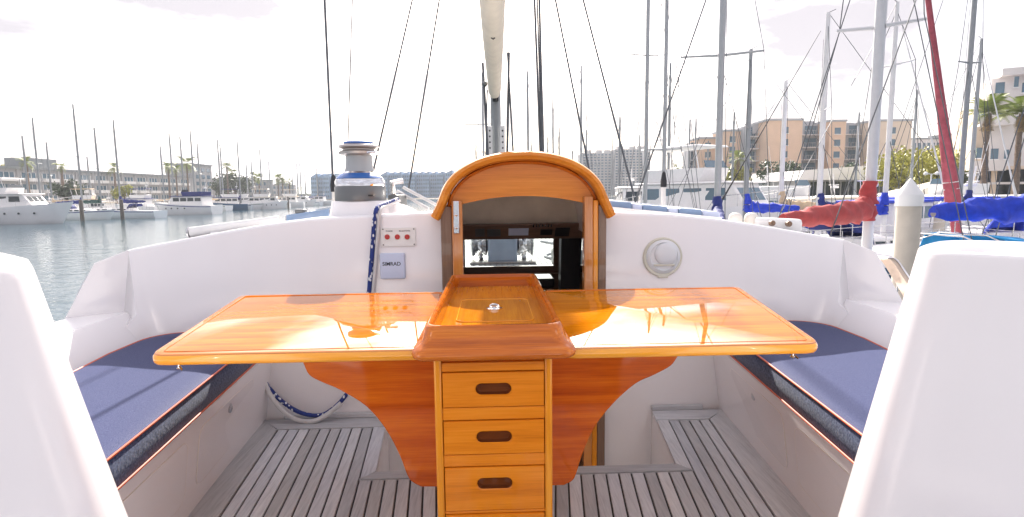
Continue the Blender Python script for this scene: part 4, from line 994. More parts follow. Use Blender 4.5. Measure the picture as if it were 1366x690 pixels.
    if cover:
        cm, cr2 = cover[0], cover[1]; dirv = (e - g0).normalized(); pts = [g0 + dirv * .12 + Vector((0, 0, cr2 * .9)), g0.lerp(e, .25) + Vector((0, 0, cr2 * .5)), g0.lerp(e, .6) + Vector((0, 0, cr2 * .35)), e + Vector((0, 0, cr2 * .15))]
        lumpy(pts, [cr2 * 1.1, cr2 * 1.0, cr2 * .85, cr2 * .5], seed, fold=cover[2] if len(cover) > 2 else .20).build('sail_cover', cm, root, smooth=70)
        lumpy([g0 + Vector((.05, 0, -.1)), g0 + Vector((.03, 0, cr2 * 1.5)), g0 + Vector((.08, 0, cr2 * 4.2))], [cr2 * .9, cr2 * 1.0, mr * 1.3], seed + 5, tall=1).build('mast_boot', cm, root, smooth=70)
    if dodger:
        x0 = -.14 * L_; w2 = .26 * B; zz = zc + .1; m = MB(); rr = []
        for x, z, s_ in ((x0 + .9, zz, .9), (x0 + .35, zz + .62, .95), (x0 - .5, zz + .70, 1)):
            rr.append([(x, w2 * s_ * c_, z - (.45 if abs(c_) > .95 else (.06 if abs(c_) > .7 else 0))) for c_ in (-1, -.85, -.5, 0, .5, .85, 1)])
        m.rings(rr, False, False, closed=False); d = m.build('dodger', dodger, root, smooth=50); md = d.modifiers.new('s', 'SOLIDIFY'); md.thickness = .02
        m = MB()
        for x, s_ in ((x0 - .5, 1), (x0 - 1.1, 1.02)): m.tube([(x, -w2 * s_, zz - .2), (x, -w2 * s_, zz + .5), (x, -w2 * .5, zz + .68), (x, w2 * .5, zz + .68), (x, w2 * s_, zz + .5), (x, w2 * s_, zz - .2)], .016, 6)
        m.build('dodger_frame', steel, root)
    if detail: lifelines(root, L_, B, F)
    return root
def motor_yacht(label, pos, head, L_=12, F=1.5, hm=None, deckh=1.7, fly=True, hard=True, canopy=None, stripe=None, group=None, mast=True, detail=1, Bf=.33, glassm=None, cab=(-.30, .22), name='motor_yacht'):
    hm = hm or hull_w; gm = glassm or dglass; root = thing(name, label, 'motor yacht', (pos[0], pos[1], WZ), radians(head), group); B = L_ * Bf
    build_hull(root, L_, B, F, hm, stripe, stern=.9, sheer=.45, bow=.13)
    xa, xb = cab[0] * L_, cab[1] * L_; z0, z1 = F - .05, F + deckh; wi = .40 * B; rk = .10 * L_
    m = MB(); m.hexa([(xa, -wi, z0), (xb + rk, -wi * .62, z0 + .2), (xb + rk, wi * .62, z0 + .2), (xa, wi, z0)], [(xa + .15, -wi * .92, z1), (xb, -wi * .7, z1), (xb, wi * .7, z1), (xa + .15, wi * .92, z1)]); c_ = m.build('cabin', bwhite, root, bevel=.06)
    # windows: side panes and windscreen
    def side(x, z, sg, o=.015):
        t = (x - xa) / (xb + rk - xa); k = (z - z0) / (z1 - z0); return (x, sg * (lerp(lerp(wi, wi * .62, t), lerp(wi * .92, wi * .7, min(1, t * 1.15)), k) + o), z)
    zb_, zt_ = z0 + (z1 - z0) * .50, z0 + (z1 - z0) * .86; nw = 4; sp = (xb - xa - .3) / nw
    for sg in (-1, 1):
        for k in range(nw):
            x0 = xa + .25 + k * sp; q = [(x0, zb_), (x0 + sp * .86, zb_), (x0 + sp * .82, zt_), (x0 + .04, zt_)]
            m = MB(); m.rings([[side(x, z, sg, -.02) for x, z in q], [side(x, z, sg) for x, z in q]]); m.build('window', gm, c_)
    for k in range(3):
        ya, yb = (-.55 + .38 * k) * wi * 1.0, (-.55 + .38 * k + .34) * wi * 1.0
        fx_ = lambda z: lerp(xb + rk, xb, (z - z0 - .2) / (z1 - z0 - .2)) + .02
        m = MB(); m.rings([[(fx_(z) - .03, y, z) for y, z in ((ya, zb_), (yb, zb_), (yb, zt_), (ya, zt_))], [(fx_(z), y, z) for y, z in ((ya, zb_), (yb, zb_), (yb, zt_), (ya, zt_))]]); m.build('windscreen', gm, c_)
    m = MB(); m.frus(xa - .5, xb + .25, -wi * .98, wi * .98, z1, z1 + .10, (.05, .2, .05, .05)); m.build('cabin_roof', canopy or bwhite, root, bevel=.03)
    zr = z1 + .10
    if fly:
        fa, fb = xa + .1, xa + (xb - xa) * .66
        m = MB(); m.hexa([(fa, -wi * .8, zr), (fb, -wi * .7, zr), (fb, wi * .7, zr), (fa, wi * .8, zr)], [(fa - .05, -wi * .85, zr + .75), (fb + .35, -wi * .62, zr + .75), (fb + .35, wi * .62, zr + .75), (fa - .05, wi * .85, zr + .75)]); fo = m.build('flybridge', canopy if canopy and not hard else bwhite, root, bevel=.05)
        m = MB(); m.hexa([(fb + .28, -wi * .55, zr + .76), (fb + .33, -wi * .55, zr + .76), (fb + .33, wi * .55, zr + .76), (fb + .28, wi * .55, zr + .76)], [(fb + .05, -wi * .5, zr + 1.15), (fb + .10, -wi * .5, zr + 1.15), (fb + .10, wi * .5, zr + 1.15), (fb + .05, wi * .5, zr + 1.15)]); m.build('fly_screen', gm, fo)
        zr2 = zr + 1.9
        if hard:
            m = MB(); m.frus(fa - .4, fb + .1, -wi * .8, wi * .8, zr2, zr2 + .10, (.05, .15, .05, .05)); m.build('hard_top', canopy or bwhite, root, bevel=.03)
            for sg in (-1, 1):
                m = MB(); m.tube([(fa, sg * wi * .78, zr + .6), (fa - .25, sg * wi * .74, zr2)], .045, 6); m.tube([(fb - .1, sg * wi * .62, zr + .7), (fb - .3, sg * wi * .7, zr2)], .035, 6); m.build('top_support', bwhite, root)
        zr = zr2 if hard else zr + .75
    if mast:
        x = xa + .3; m = MB(); m.tube([(x, 0, zr), (x - .2, 0, zr + 1.6)], .04, 6); m.tube([(x - .1, -.5, zr + .8), (x - .1, .5, zr + .8)], .025, 5); m.tube([(x + .1, .4, zr), (x - .5, .4, zr + 3)], .014, 5); mo = m.build('radar_mast', bwhite, root)
        MB().lathe([(.26, 0), (.28, .08), (.26, .16), (0, .2)], 14, (x - .02, 0, zr + .55)).build('radar_dome', bwhite, mo, smooth=40)
    # bow rail
    m = MB(); top_ = []
    for sg in (-1, 1):
        l_ = []
        for k in range(6):
            x = lerp(xb - .2, L_ / 2 - .15, k / 5); t = (x + L_ / 2) / L_; y = sg * max(.03, hull_half(L_, B, F, x, .9, .13) - .08); z = F * (1 + .45 * t * t) - .03; m.tube([(x, y, z), (x, y, z + .7)], .018, 4); l_.append((x, y, z + .7))
        m.tube(l_, .02, 5)
    m.build('bow_rail', steel, root)
    for k in range(4):
        x = -.1 * L_ + k * .11 * L_; t = (x + L_ / 2) / L_; y = hull_half(L_, B, F, x, .9, .13)
        for sg in (-1, 1): MB().lathe([(.13, -.04), (.13, .04), (0, .05)], 10, (x, sg * y * .955, F * .72), 'y').build('porthole', gm, root)
    return root

G_L = 'boats moored along the far left quay'
G_R = 'sailboats berthed to the right'
G_C = 'masts beyond the cabin'
def mastpos(px, Y, py=262): p = PY(px, py, Y); return (p.x, p.y)
def zat(px, py, Y): return PY(px, py, Y).z
# ---- left bank motor boats (waterline pixel fixes the distance)
def wl(px, py): p = PZ(px, py, WZ); return p
p = wl(20, 299); motor_yacht('large white flybridge motor yacht with its bow toward the channel at the far left', (p.x, p.y + 1), -6, 15, 1.9, fly=True, hard=True, deckh=1.9, cab=(-.34, .12))
p = wl(242, 286.5); motor_yacht('white motor yacht with navy canvas top and blue trim on the left water', (p.x, p.y + 1.5), 172, 12.5, 1.6, fly=True, hard=False, canopy=canvas_n, stripe=canvas_n, cab=(-.36, .14))
for (px, py, L_, hd, hm, can, lb, fl) in [
        (118, 287, 9, 10, hull_w, canvas_t, 'white cruiser with tan canopy moored just right of the big flybridge yacht', True),
        (178, 285, 9.5, 175, hull_w, canvas_n, 'white cruiser with blue canopy between the bare masts and the blue trimmed yacht', True),
        (298, 280.5, 10, 200, hull_b, canvas_n, 'dark blue hulled cruiser right of the blue trimmed motor yacht', True),
        (326, 279.5, 10, 20, hull_w, None, 'white cruiser with wide wheelhouse next to the dark blue hulled one', True),
        (355, 279, 10, 10, hull_w, bcream, 'white cruiser with cream roof in the middle of the far left row', True),
        (380, 276.5, 10, 190, hull_w, bcream, 'tall cream topped boat toward the right end of the far left row', True),
        (398, 275, 11, 0, hull_w, None, 'small white cruiser near the right end of the far left row', False),
        (418, 274, 12, 180, hull_w, canvas_n, 'white boat with blue roof just left of the winch in the distance', False)]:
    p = wl(px, py); motor_yacht(lb, (p.x, p.y + 1), hd, L_, 1.4, hm, fly=fl, hard=fl and can is not None, canopy=can, group=G_L, deckh=1.5)
for (px, py, L_, hd, can, lb) in [(98, 289, 7, 25, canvas_n, 'small white cruiser with navy top just ahead of the big flybridge yacht'), (146, 288, 7.5, 160, bcream, 'small white cruiser with cream top between the two dark mooring piles'), (196, 284, 8, 20, None, 'small all white cruiser just left of the blue trimmed motor yacht')]:
    p = wl(px, py); motor_yacht(lb, (p.x, p.y - 2), hd, L_, 1.1, hull_w, fly=False, canopy=can, group=G_L, deckh=1.3)
# ---- left bank sailboats
LS = [(38, 181, 100, 12, 'sailboat with short bare mast at the far left behind the flybridge yacht', None),
      (54, 157, 96, 13, 'sailboat whose dark mast rises straight behind the flybridge yacht', None),
      (69, 190, 112, 11, 'sailboat with thin pale mast right behind the flybridge yacht bow', None),
      (109, 139, 88, 13, 'sailboat with the tallest mast of the left quay, slightly leaning', None),
      (121, 209, 120, 9, 'small sailboat with the shortest mast among the boats at the left quay', None),
      (134, 170, 92, 12, 'sailboat with green sail cover on its boom at the left quay', canvas_g),
      (160, 160, 92, 12, 'sailboat with upright dark mast left of the blue canopied cruiser', canvas_n),
      (219, 195, 122, 10, 'sailboat with short mast behind the stern of the blue trimmed yacht', None),
      (232, 177, 126, 12, 'sailboat with tall thin mast left of the fan palm', None),
      (246, 182, 130, 12, 'sailboat whose thin mast stands right before the fan palm', None),
      (260, 174, 128, 13, 'sailboat with tall mast before the left tower block', None),
      (268, 191, 134, 12, 'sailboat whose mast stands at the right edge of the tower block', None),
      (295, 186, 140, 12, 'sailboat with tall mast behind the dark blue hulled cruiser', canvas_n),
      (298, 192, 146, 12, 'sailboat with thin mast next to the tall one behind the blue hull', None),
      (321, 188, 142, 12, 'sailboat with tall dark mast rising from the wide wheelhouse cruiser', canvas_n),
      (331, 218, 150, 10, 'sailboat with low mast before the long gap in the left row', None),
      (338, 215, 160, 11, 'sailboat with low thin mast before the palms of the left row', None),
      (350, 199, 156, 12, 'sailboat with tall pale mast left of the gabled house', None),
      (361, 215, 165, 11, 'sailboat with thin mast before the gabled house', None),
      (391, 234, 180, 10, 'sailboat with low mast right of the gabled house', None),
      (398, 218, 185, 12, 'sailboat with taller mast right of the gabled house', None),
      (402, 217, 190, 12, 'sailboat with twin looking mast near the blue grey block', None),
      (408, 232, 200, 10, 'sailboat with short mast near the blue grey block', None),
      (424, 224, 205, 12, 'sailboat whose mast stands before the blue grey block', None)]
for i, (px, py, Y, L_, lb, cv) in enumerate(LS):
    sailboat(lb, mastpos(px, Y), [8, 170, 190, -12, 20][i % 5], L_, zat(px, py, Y), .085 + .0004 * Y, hull_w if i % 3 else hull_g, (cv, .22) if cv else ([(canvas_n, .2), None, (canvas_t, .2)][i % 3]), group=G_L, seed=i, mm=aludk, spreaders=((.55, .9),), F=1.15, detail=1 if Y < 130 else 0, dodger=[canvas_n, canvas_t, None][i % 3], stripe=[canvas_n, None, canvas_g][i % 3])
# ---- centre masts beyond the cabin
CS = [(646, 97, 62, 12, 'sailboat whose mast stands just left of our own mast', ((zat(646, 166, 62), 1.9),)),
      (705, 95, 60, 12, 'sailboat with dark mast right of our own mast', ()), (709, 185, 110, 11, 'sailboat with low mast beside the dark mast right of our own', ()),
      (731, 183, 120, 10, 'sailboat with low thin mast right of the twin halyards', ()), (738, 131, 80, 12, 'sailboat with pale mast between the halyards and the long shroud', ()),
      (746, 170, 100, 11, 'sailboat with medium mast right of the pale one above the hood', ()), (775, 88, 55, 12, 'sailboat with tall dark mast over the right shoulder of the hood', ()),
      (782, 173, 105, 11, 'sailboat with short mast at the left edge of the white high rise', ((zat(782, 219, 105), 3.2),)), (816, 184, 130, 11, 'sailboat with short mast before the middle of the white high rise', ()),
      (826, 156, 75, 11, 'sailboat with dark mast before the middle of the white high rise', ()), (852, 180, 120, 11, 'sailboat with thin mast at the right part of the white high rise', ()),
      (764, 201, 150, 11, 'sailboat with the lowest mast over the right shoulder of the hood', ()), (636, 192, 120, 11, 'sailboat with low mast left of our own mast', ())]
for i, (px, py, Y, L_, lb, sp) in enumerate(CS):
    sailboat(lb, mastpos(px, Y), [80, 100, 60, 120][i % 4], L_, zat(px, py, Y), .06 + .0010 * Y, hull_w, (canvas_n, .2) if i % 2 else None, group=G_C, seed=40 + i, mm=aludk if i % 2 else alu, spreaders=sp)
# ---- right hand marina, near to far
sailboat('big white masted sailboat with red sail cover and red furled jib', (8.75, 13.0), 35, 16, 17, .112, hull_w, (canvas_r, .19), gmast, ((zat(1172, 36, 13.0), .85),), None, 2, (canvas_m, .17, 10.4), None, -4, .28, .58, 11, F=1.3, sprot=22)
sailboat('sailboat with big royal blue sail cover above a blue dodger at the right edge', (12.6, 12.0), 12, 12, 17, .10, hull_w, (canvas_b, .225, .30), alu, ((zat(1360, 64, 12.0), .7),), G_R, 2, None, canvas_c, 8, .275, .62, 12, F=1.1)
RS = [(861, -150, 27, 11, alu, None, ((zat(861, 74, 27), .9),), 'tall thin masted sailboat left of the twin masted pair', 95, None),
      (885, -120, 25, 12, alu, None, ((zat(887, 200, 25), .72),), 'tall grey masted sailboat behind the black capped stanchion', 85, None),
      (891, 84, 40, 11, aludk, None, (), 'sailboat with mast just right of the tall grey mast', 80, None),
      (957, -220, 18, 12, alu, (canvas_n, .16), ((zat(959, 74, 18), 1.2),), 'sailboat with thick grey mast and wide spreaders before the cruiser', 70, None),
      (995, 66, 25, 10, aludk, (canvas_b, .17), ((zat(995, 171, 25), 1.1),), 'sailboat with royal blue boom cover beside the peach apartments', 150, None),
      (1042, 108, 26, 9.5, wmast, (canvas_t, .19), ((zat(1043, 122, 26), .35),), 'white masted sailboat with tan boom cover', 160, None),
      (1093, 17, 22, 11, wmast, (canvas_n, .17), ((zat(1092, 148, 22), .8),), 'sailboat with navy boom cover and white mast right of the tan covered one', 165, (black, .05)),
      (1181, 3, 21, 11, wmast, (canvas_b, .17), ((zat(1184, 87, 21), .8),), 'sailboat with blue boom cover behind the red covered one', 20, (wmast, .08)),
      (1280, -180, 24, 12, aludk, None, ((zat(1282, 84, 24), .6),), 'tall bare masted sailboat right of the red furled jib', 100, None),
      (1293, 52, 26, 11, alu, (canvas_n, .18), (), 'shorter masted sailboat right of the red furled jib', 20, (wmast, .08)),
      (1140, 150, 60, 11, alu, None, (), 'far sailboat with short mast before the yacht club roof', 90, None),
      (1214, 120, 50, 11, alu, None, (), 'far sailboat with thin mast before the yellow green trees', 90, None),
      (976, 150, 60, 11, aludk, None, (), 'far sailboat with dark mast left of the royal blue boom cover', 85, (black, .10)),
      (918, 160, 90, 11, aludk, None, (), 'far sailboat with thin mast left of the flybridge cruiser', 90, None),
      (926, 158, 95, 11, aludk, None, (), 'far sailboat with mast over the flybridge cruiser', 92, None),
      (943, 188, 90, 11, aludk, None, (), 'far sailboat with short mast over the flybridge cruiser', 88, None)]
for i, (px, py, Y, L_, mm, cv, sp, lb, hd, jb) in enumerate(RS):
    sailboat(lb, mastpos(px, Y), hd, L_, zat(px, py, Y), (.105 if Y < 20 else .085) if Y < 30 else .06 + .0009 * Y, [hull_w, hull_g, hull_w, hull_b][i % 4], cv, mm, sp, G_R, 1 if Y < 30 else 0, jb, [None, canvas_n, canvas_b][i % 3] if Y < 30 else None, [0, 12, -10][i % 3], .36 if Y < 20 else (.15 if px > 1150 else .22), None, 70 + i, canvas_n if i % 2 else None)
p = mastpos(950, 31); motor_yacht('white flybridge motor cruiser with curved roof seen end on', p, -62, 11.5, 1.9, fly=True, hard=True, deckh=1.7, cab=(-.36, .18), glassm=bglass)
p = mastpos(846, 46); motor_yacht('white cabin cruiser with flat roof and dark windows beyond the skylight strip', p, -100, 11, 1.6, fly=False, deckh=1.9, cab=(-.36, .2))
for i, (px, Y, hd, L_, lb, can) in enumerate([(1012, 46, 200, 9, 'low white motor boat left of the tan covered sailboat', canvas_n), (1060, 40, -70, 9, 'white motor boat behind the tan covered sailboat', None), (1110, 34, 190, 9.5, 'white cabin boat under the yacht club roof', bcream), (1150, 42, 10, 9, 'white motor boat behind the red sail cover', None),
                                        (1228, 30, 170, 9, 'white motor boat right of the pale piling', canvas_b), (1262, 40, 200, 10, 'white motor boat below the white marquee', None), (1340, 34, 180, 10, 'white motor boat below the right hand palms', None), (905, 70, 90, 10, 'white boat left of the flybridge cruiser in the distance', canvas_n), (1195, 24, 30, 8, 'small white motor boat left of the pale piling', canvas_b)]):
    motor_yacht(lb, mastpos(px, Y), hd, L_, 1.3, hull_w, fly=i in (1, 5), hard=False, canopy=can, deckh=1.35, group='motor boats in the right marina', glassm=bglass)
# piling with white conical cap, and others
def piling(label, px, Y, topy, r, capc=wpl):
    p = PY(px, 262, Y); zt = PY(px, topy, Y).z; hc = r * 1.45
    t_ = thing('piling', label, 'piling', (p.x, p.y, WZ - .5), 0); b0_ = zt - hc - WZ + .5
    MB().lathe([(r, 0), (r, b0_ - .02)], 28).build('post', pilec if capc is wpl else woodpost, t_, smooth=40)
    MB().lathe([(r * 1.10, b0_ - .18), (r * 1.10, b0_ - .02), (r * 1.08, b0_), (.01, b0_ + hc)], 28).build('cap', capc, t_, smooth=30)
    return t_
piling('pale concrete dock piling with white conical cap right of the cockpit', 1213.5, 8.6, 238, .168)
piling('short pale piling with white cap half hidden behind the blue sail cover', 1256, 22, 268, .2)
for px, Y, lb in ((107, 84, 'dark wooden mooring pile at the left end of the quay'), (161, 86, 'dark wooden mooring pile near the blue canopied cruiser'), (384, 150, 'dark wooden mooring pile at the cream topped boat')):
    p = PY(px, 262, Y); tag(MB().lathe([(.26, 0), (.24, 3.3), (.1, 3.5), (0, 3.52)], 10).build('mooring_pile', woodpost, smooth=40, loc=(p.x, p.y, WZ - .5)), lb, 'pile', 'mooring piles')
# docks
def dock(label, x0, y0, x1, y1, w):
    d = Vector((x1 - x0, y1 - y0, 0)); n_ = Vector((-d.y, d.x, 0)).normalized() * w / 2; a, b2 = Vector((x0, y0, 0)), Vector((x1, y1, 0))
    m = MB(); m.hexa([a - n_ + Vector((0, 0, WZ - .3)), b2 - n_ + Vector((0, 0, WZ - .3)), b2 + n_ + Vector((0, 0, WZ - .3)), a + n_ + Vector((0, 0, WZ - .3))], [a - n_ + Vector((0, 0, WZ + .45)), b2 - n_ + Vector((0, 0, WZ + .45)), b2 + n_ + Vector((0, 0, WZ + .45)), a + n_ + Vector((0, 0, WZ + .45))])
    tag(m.build('dock', dockm), label, 'dock')
dock('grey floating dock running along the row of left boats', -66, 60, -66, 260, 3)
dock('pale floating dock beside the piling on the right', 7.2, 6, 16, 16.5, 1.6)
dock('pale floating dock deeper in the right marina', 14, 20, 40, 34, 2)

# ================================================================== BUILDINGS
def wall_box(root, x0, x1, y0, y1, z0, z1, mat, name='wall'): return MB().box(x0, x1, y0, y1, z0, z1).build(name, mat, root)
# long left condominium, its front faces the channel (+x)
lc = thing('condominium', 'long grey three storey condominium with white balconies along the left quay', 'building', (-134, 0, GZ))
wall_box(lc, -14, 0, 128, 262, 0, 10.6, condo)
MB().box(-14.4, .45, 127.5, 262.5, 10.6, 11.25).build('roof', condor, lc)
proto = None
def balcony_proto():
    r = MB(); r.box(-.02, .03, -2.6, 2.6, .2, 2.35); o = r.build('window', bglass, lc)
    r = MB(); r.box(.0, 1.1, -2.8, 2.8, -.12, 0.0); r.box(1.02, 1.1, -2.8, 2.8, 0, .85); r.box(0, 1.02, -2.8, -2.72, 0, .85); r.box(0, 1.02, 2.72, 2.8, 0, .85); r.build('balcony_parapet', bwhite, o)
    r = MB()
    for y in (-2.6, -.9, .9, 2.6): r.box(.03, .09, y - .08, y + .08, .2, 2.35)
    r.build('window_frame', bwhite, o); return o
for k in range(17):
    for fl_ in range(3):
        y = 133 + k * 7.6; z = .7 + fl_ * 3.3
        if proto is None: proto = balcony_proto(); o = proto
        else: o = copy_tree(proto, lc)
        o.location = (.02, y, z)
for k in range(18): MB().box(0, .35, 129 + k * 7.6 - .25, 129 + k * 7.6 + .25, 0, 10.6).build('pilaster', condo, lc)
wall_box(lc, -8, -2, 173, 185, 11.25, 14.2, condor, 'roof_house')
tw_ = thing('tower_block', 'square grey stair tower rising above the left condominium', 'building', (-134, 0, GZ))
wall_box(tw_, -12, 0, 262.6, 280, 0, 16.6, condo); wall_box(tw_, -12.5, .5, 262.4, 280.4, 16.6, 17.2, condor, 'roof')
for fl_ in range(5):
    for k in range(3): MB().box(0, .12, 265 + k * 5, 268.2 + k * 5, 1.2 + fl_ * 3.1, 2.9 + fl_ * 3.1).build('window', bglass, tw_)
l2 = thing('condominium', 'lower grey condominium wing right of the square stair tower', 'building', (-134, 0, GZ))
wall_box(l2, -14, 0, 280.6, 330, 0, 10.4, condo); MB().box(-14.4, .45, 280.5, 330.4, 10.4, 11.0).build('roof', condor, l2)
for k in range(6):
    for fl_ in range(3): o = copy_tree(proto, l2); o.location = (.02, 285 + k * 7.8, .7 + fl_ * 3.3)
def small_building(label, pxa, pxb, pyt, Y, mat, depth=9, gable=False, wn=(6, 3), hz=None, base=None):
    a, b2 = PY(pxa, 255, Y), PY(pxb, 255, Y); zt = PY((pxa + pxb) / 2, pyt, Y).z - GZ; w = b2.x - a.x
    r = thing('building', label, 'building', ((a.x + b2.x) / 2, Y, GZ)); wall_box(r, -w / 2, w / 2, 0, depth, 0, zt, mat)
    if gable: MB().rings([[(x, y, z) for x, z in ((-w / 2 - .5, zt), (w / 2 + .5, zt), (0, zt + w * .2))] for y in (-.4, depth + .4)]).build('roof', condor, r)
    else: MB().box(-w / 2 - .3, w / 2 + .3, -.3, depth + .3, zt, zt + .5).build('roof', condor, r)
    for i in range(wn[0]):
        for j in range(wn[1]):
            ww = w / wn[0]; hh = zt / wn[1]; MB().box(-w / 2 + (i + .22) * ww, -w / 2 + (i + .78) * ww, -.08, .02, (j + .25) * hh, (j + .75) * hh).build('window', bglass, r)
    return r
small_building('low grey flat roofed building behind the middle of the left row', 322, 356, 241, 300, condo, wn=(7, 3))
small_building('grey house with hipped roof behind the right part of the left row', 364, 388, 247, 320, condo, gable=True, wn=(5, 3))
# far blue grey terraces with scalloped roofs
def terrace(label, pxa, pxb, pyt, Y, n, storeys, mat, tooth=2.2):
    a, b2 = PY(pxa, 255, Y), PY(pxb, 255, Y); w = b2.x - a.x; zt = PY((pxa + pxb) / 2, pyt, Y).z - GZ
    r = thing('apartment_terrace', label, 'building', (a.x, Y, GZ)); u_ = w / n
    for i in range(n):
        z = zt; x0 = i * u_; off = (i % 2) * 3
        MB().hexa([(x0, off, 0), (x0 + u_ - .2, off, 0), (x0 + u_ - .2, 22, 0), (x0, 22, 0)], [(x0, off, z), (x0 + u_ - .2, off, z + tooth), (x0 + u_ - .2, 22, z + tooth), (x0, 22, z)]).build('bay', mat, r)
        m = MB()
        for j in range(storeys):
            h = zt / storeys
            for q in range(3): m.box(x0 + u_ * (.10 + .30 * q), x0 + u_ * (.10 + .30 * q + .2), off - .12, off + .05, (j + .3) * h, (j + .8) * h)
        tag(m.build('windows', bglass, r), kind='stuff')
    return r
terrace('blue grey apartment block far off left of the winch', 415, 448, 236, 380, 4, 5, bluebl)
terrace('long blue grey apartment terrace with scalloped roofline right of the winch', 508, 592, 233, 400, 9, 6, bluebl)
terrace('short blue grey terrace with scalloped roofline just left of the hood', 594, 624, 231, 396, 3, 6, bluebl)
# white high rise, two slabs
def tower(label, pxa, pxb, pyt, Y, storeys, bays, depth=24):
    a, b2 = PY(pxa, 255, Y), PY(pxb, 255, Y); w = b2.x - a.x; zt = PY((pxa + pxb) / 2, pyt, Y).z - GZ
    r = thing('high_rise', label, 'building', (a.x, Y, GZ)); wall_box(r, 0, w, 0, depth, 0, zt, hirise)
    h = zt / (storeys + .4); bw = w / bays
    m = MB()
    for i in range(bays):
        for j in range(storeys):
            m.box((i + .2) * bw, (i + .8) * bw, -.05, .04, (j + .40) * h, (j + .95) * h)
    tag(m.build('windows', bglass, r), kind='stuff')
    m = MB()
    for i in range(0, bays + 1): m.box(i * bw - .28, i * bw + .28, -1.1, 0, 0, zt)
    for j in range(storeys): m.box(0, w, -.8, 0, (j + .02) * h, (j + .30) * h)
    tag(m.build('balcony_grid', hirise, r), kind='stuff')
    m = MB()
    for q in (.2, .55, .8): MB().box(w * q - 2.2, w * q + 2.2, 4, 10, zt, zt + 2.4).build('roof_house', hirise, r)
    return r
tower('left and lower slab of the white high rise beyond the hood', 777, 820, 204, 430, 15, 9)
tower('right and taller slab of the white high rise beyond the hood', 820, 866, 199, 422, 16, 10)
# distant low hills and houses right of it
tag(MB().rings([[(x, y, z) for x, z in zip([-900, -400, 0, 160, 330, 600, 1200], hh)] + [(1200, y, -3), (-900, y, -3)] for y, hh in ((760, [2, 4, 3, 6, 9, 5, 3]), (1200, [12, 20, 14, 24, 34, 26, 18]))]).build('hills', leafd), kind='structure')
small_building('low brown roofed house far off between tower and cruiser', 866, 902, 243, 420, sand, wn=(6, 2))
small_building('low tan building behind the flybridge cruiser', 902, 958, 246, 380, sand, wn=(8, 2))
# peach apartment building on the right, bays stepping along
AY = 138.0
ap = thing('apartment_building', 'peach apartment building with grey balcony bays behind the right masts', 'building', (0, 0, GZ))
def X(px, Y=AY): return PY(px, 250, Y).x
def Zt(px, py, Y=AY): return PY(px, py, Y).z - GZ
blocks = [(960, 983, 178, peach, 14), (984, 1007, 170, peach, 9), (1022, 1067, 161, peach, 0), (1109, 1131, 161, peach, 2), (1161, 1211, 162, sand, 0)]
for (a, b2, t_, mt, off) in blocks:
    z = Zt((a + b2) / 2, t_); xa, xb = X(a), X(b2); wall_box(ap, xa, xb, AY + off, AY + off + 8, 0, z, mt)
    MB().box(xa - .2, xb + .2, AY + off - .2, AY + off + 8, z, z + .5).build('parapet', greyst, ap)
    n_ = max(1, int((xb - xa) / 6))
    for fl_ in range(6):
        for k in range(n_):
            xc_ = xa + (k + .5) * (xb - xa) / n_; zz = 1.4 + fl_ * (z - 1.5) / 6
            w0 = MB(); w0.box(xc_ - .75, xc_ + .75, AY + off - .06, AY + off + .05, zz, zz + 1.5); wo_ = w0.build('window', bglass, ap)
            MB().box(xc_ - .9, xc_ + .9, AY + off - .14, AY + off - .061, zz - .15, zz - .02).build('sill', bwhite, wo_)
bays = [(1007, 1022, 164, 4, greyst), (1067, 1109, 161, 5, greyst), (1131, 1161, 161, 4, greyst), (952, 960, 182, 16, palest)]
for (a, b2, t_, off, mt) in bays:
    z = Zt((a + b2) / 2, t_); xa, xb = X(a), X(b2); wall_box(ap, xa, xb, AY + off + 2, AY + off + 7, 0, z, mt); nb = 2 if b2 - a > 22 else 1; bw = (xb - xa) / nb
    for fl_ in range(6):
        zz = .4 + fl_ * z / 6.1
        for k in range(nb):
            x0, x1 = xa + k * bw + .15, xa + (k + 1) * bw - .15; yb = AY + off + 2
            o = MB().box(x0, x1, yb - 1.9, yb - .02, zz, zz + .22).build('balcony', palest, ap)
            MB().box(x0 + .3, x1 - .3, yb - .1, yb - .03, zz + .3, zz + 2.5).build('glass_door', bglass, o)
            m = MB(); n_ = max(5, int((x1 - x0) / .5))
            for q in range(n_ + 1): xx = lerp(x0, x1, q / n_); m.box(xx - .03, xx + .03, yb - 1.88, yb - 1.82, zz + .22, zz + 1.2)
            m.box(x0, x1, yb - 1.9, yb - 1.80, zz + 1.2, zz + 1.28); m.build('railing', greyst, o)
for (a, b2, t_, off) in [(968, 976, 174, 15), (1015, 1023, 161, 3), (1072, 1108, 156, 6), (1152, 1162, 158, 6)]:
    z1_ = Zt((a + b2) / 2, t_); wall_box(ap, X(a), X(b2), AY + off + 2.3, AY + off + 6, z1_ - 2.5, z1_, greyst, 'lift_house')
# yacht club with white band roof
yc = thing('yacht_club', 'low yacht club with broad white roof band and dark glass front', 'building', (0, 0, GZ)); YY = 104
xa, xb = PY(1062, 250, YY).x, PY(1205, 250, YY).x; zr = PY(1130, 240, YY).z - GZ
MB().hexa([(xa, YY - 1, zr), (xb, YY - 1, zr), (xb, YY + 20, zr), (xa, YY + 20, zr)], [(xa + 1, YY - .6, zr + 1.8), (xb, YY - .6, zr + 3.0), (xb, YY + 20, zr + 3.0), (xa + 1, YY + 20, zr + 1.8)]).build('roof', bwhite, yc)
wall_box(yc, xa + 1, xb - .5, YY + .6, YY + 19, 0, zr, greyst)
for k in range(12):
    x0 = xa + 1.5 + k * (xb - xa - 2.5) / 12; MB().box(x0, x0 + (xb - xa - 2.5) / 12 - .35, YY + .5, YY + .62, .5, zr - .3).build('window', dglass, yc)
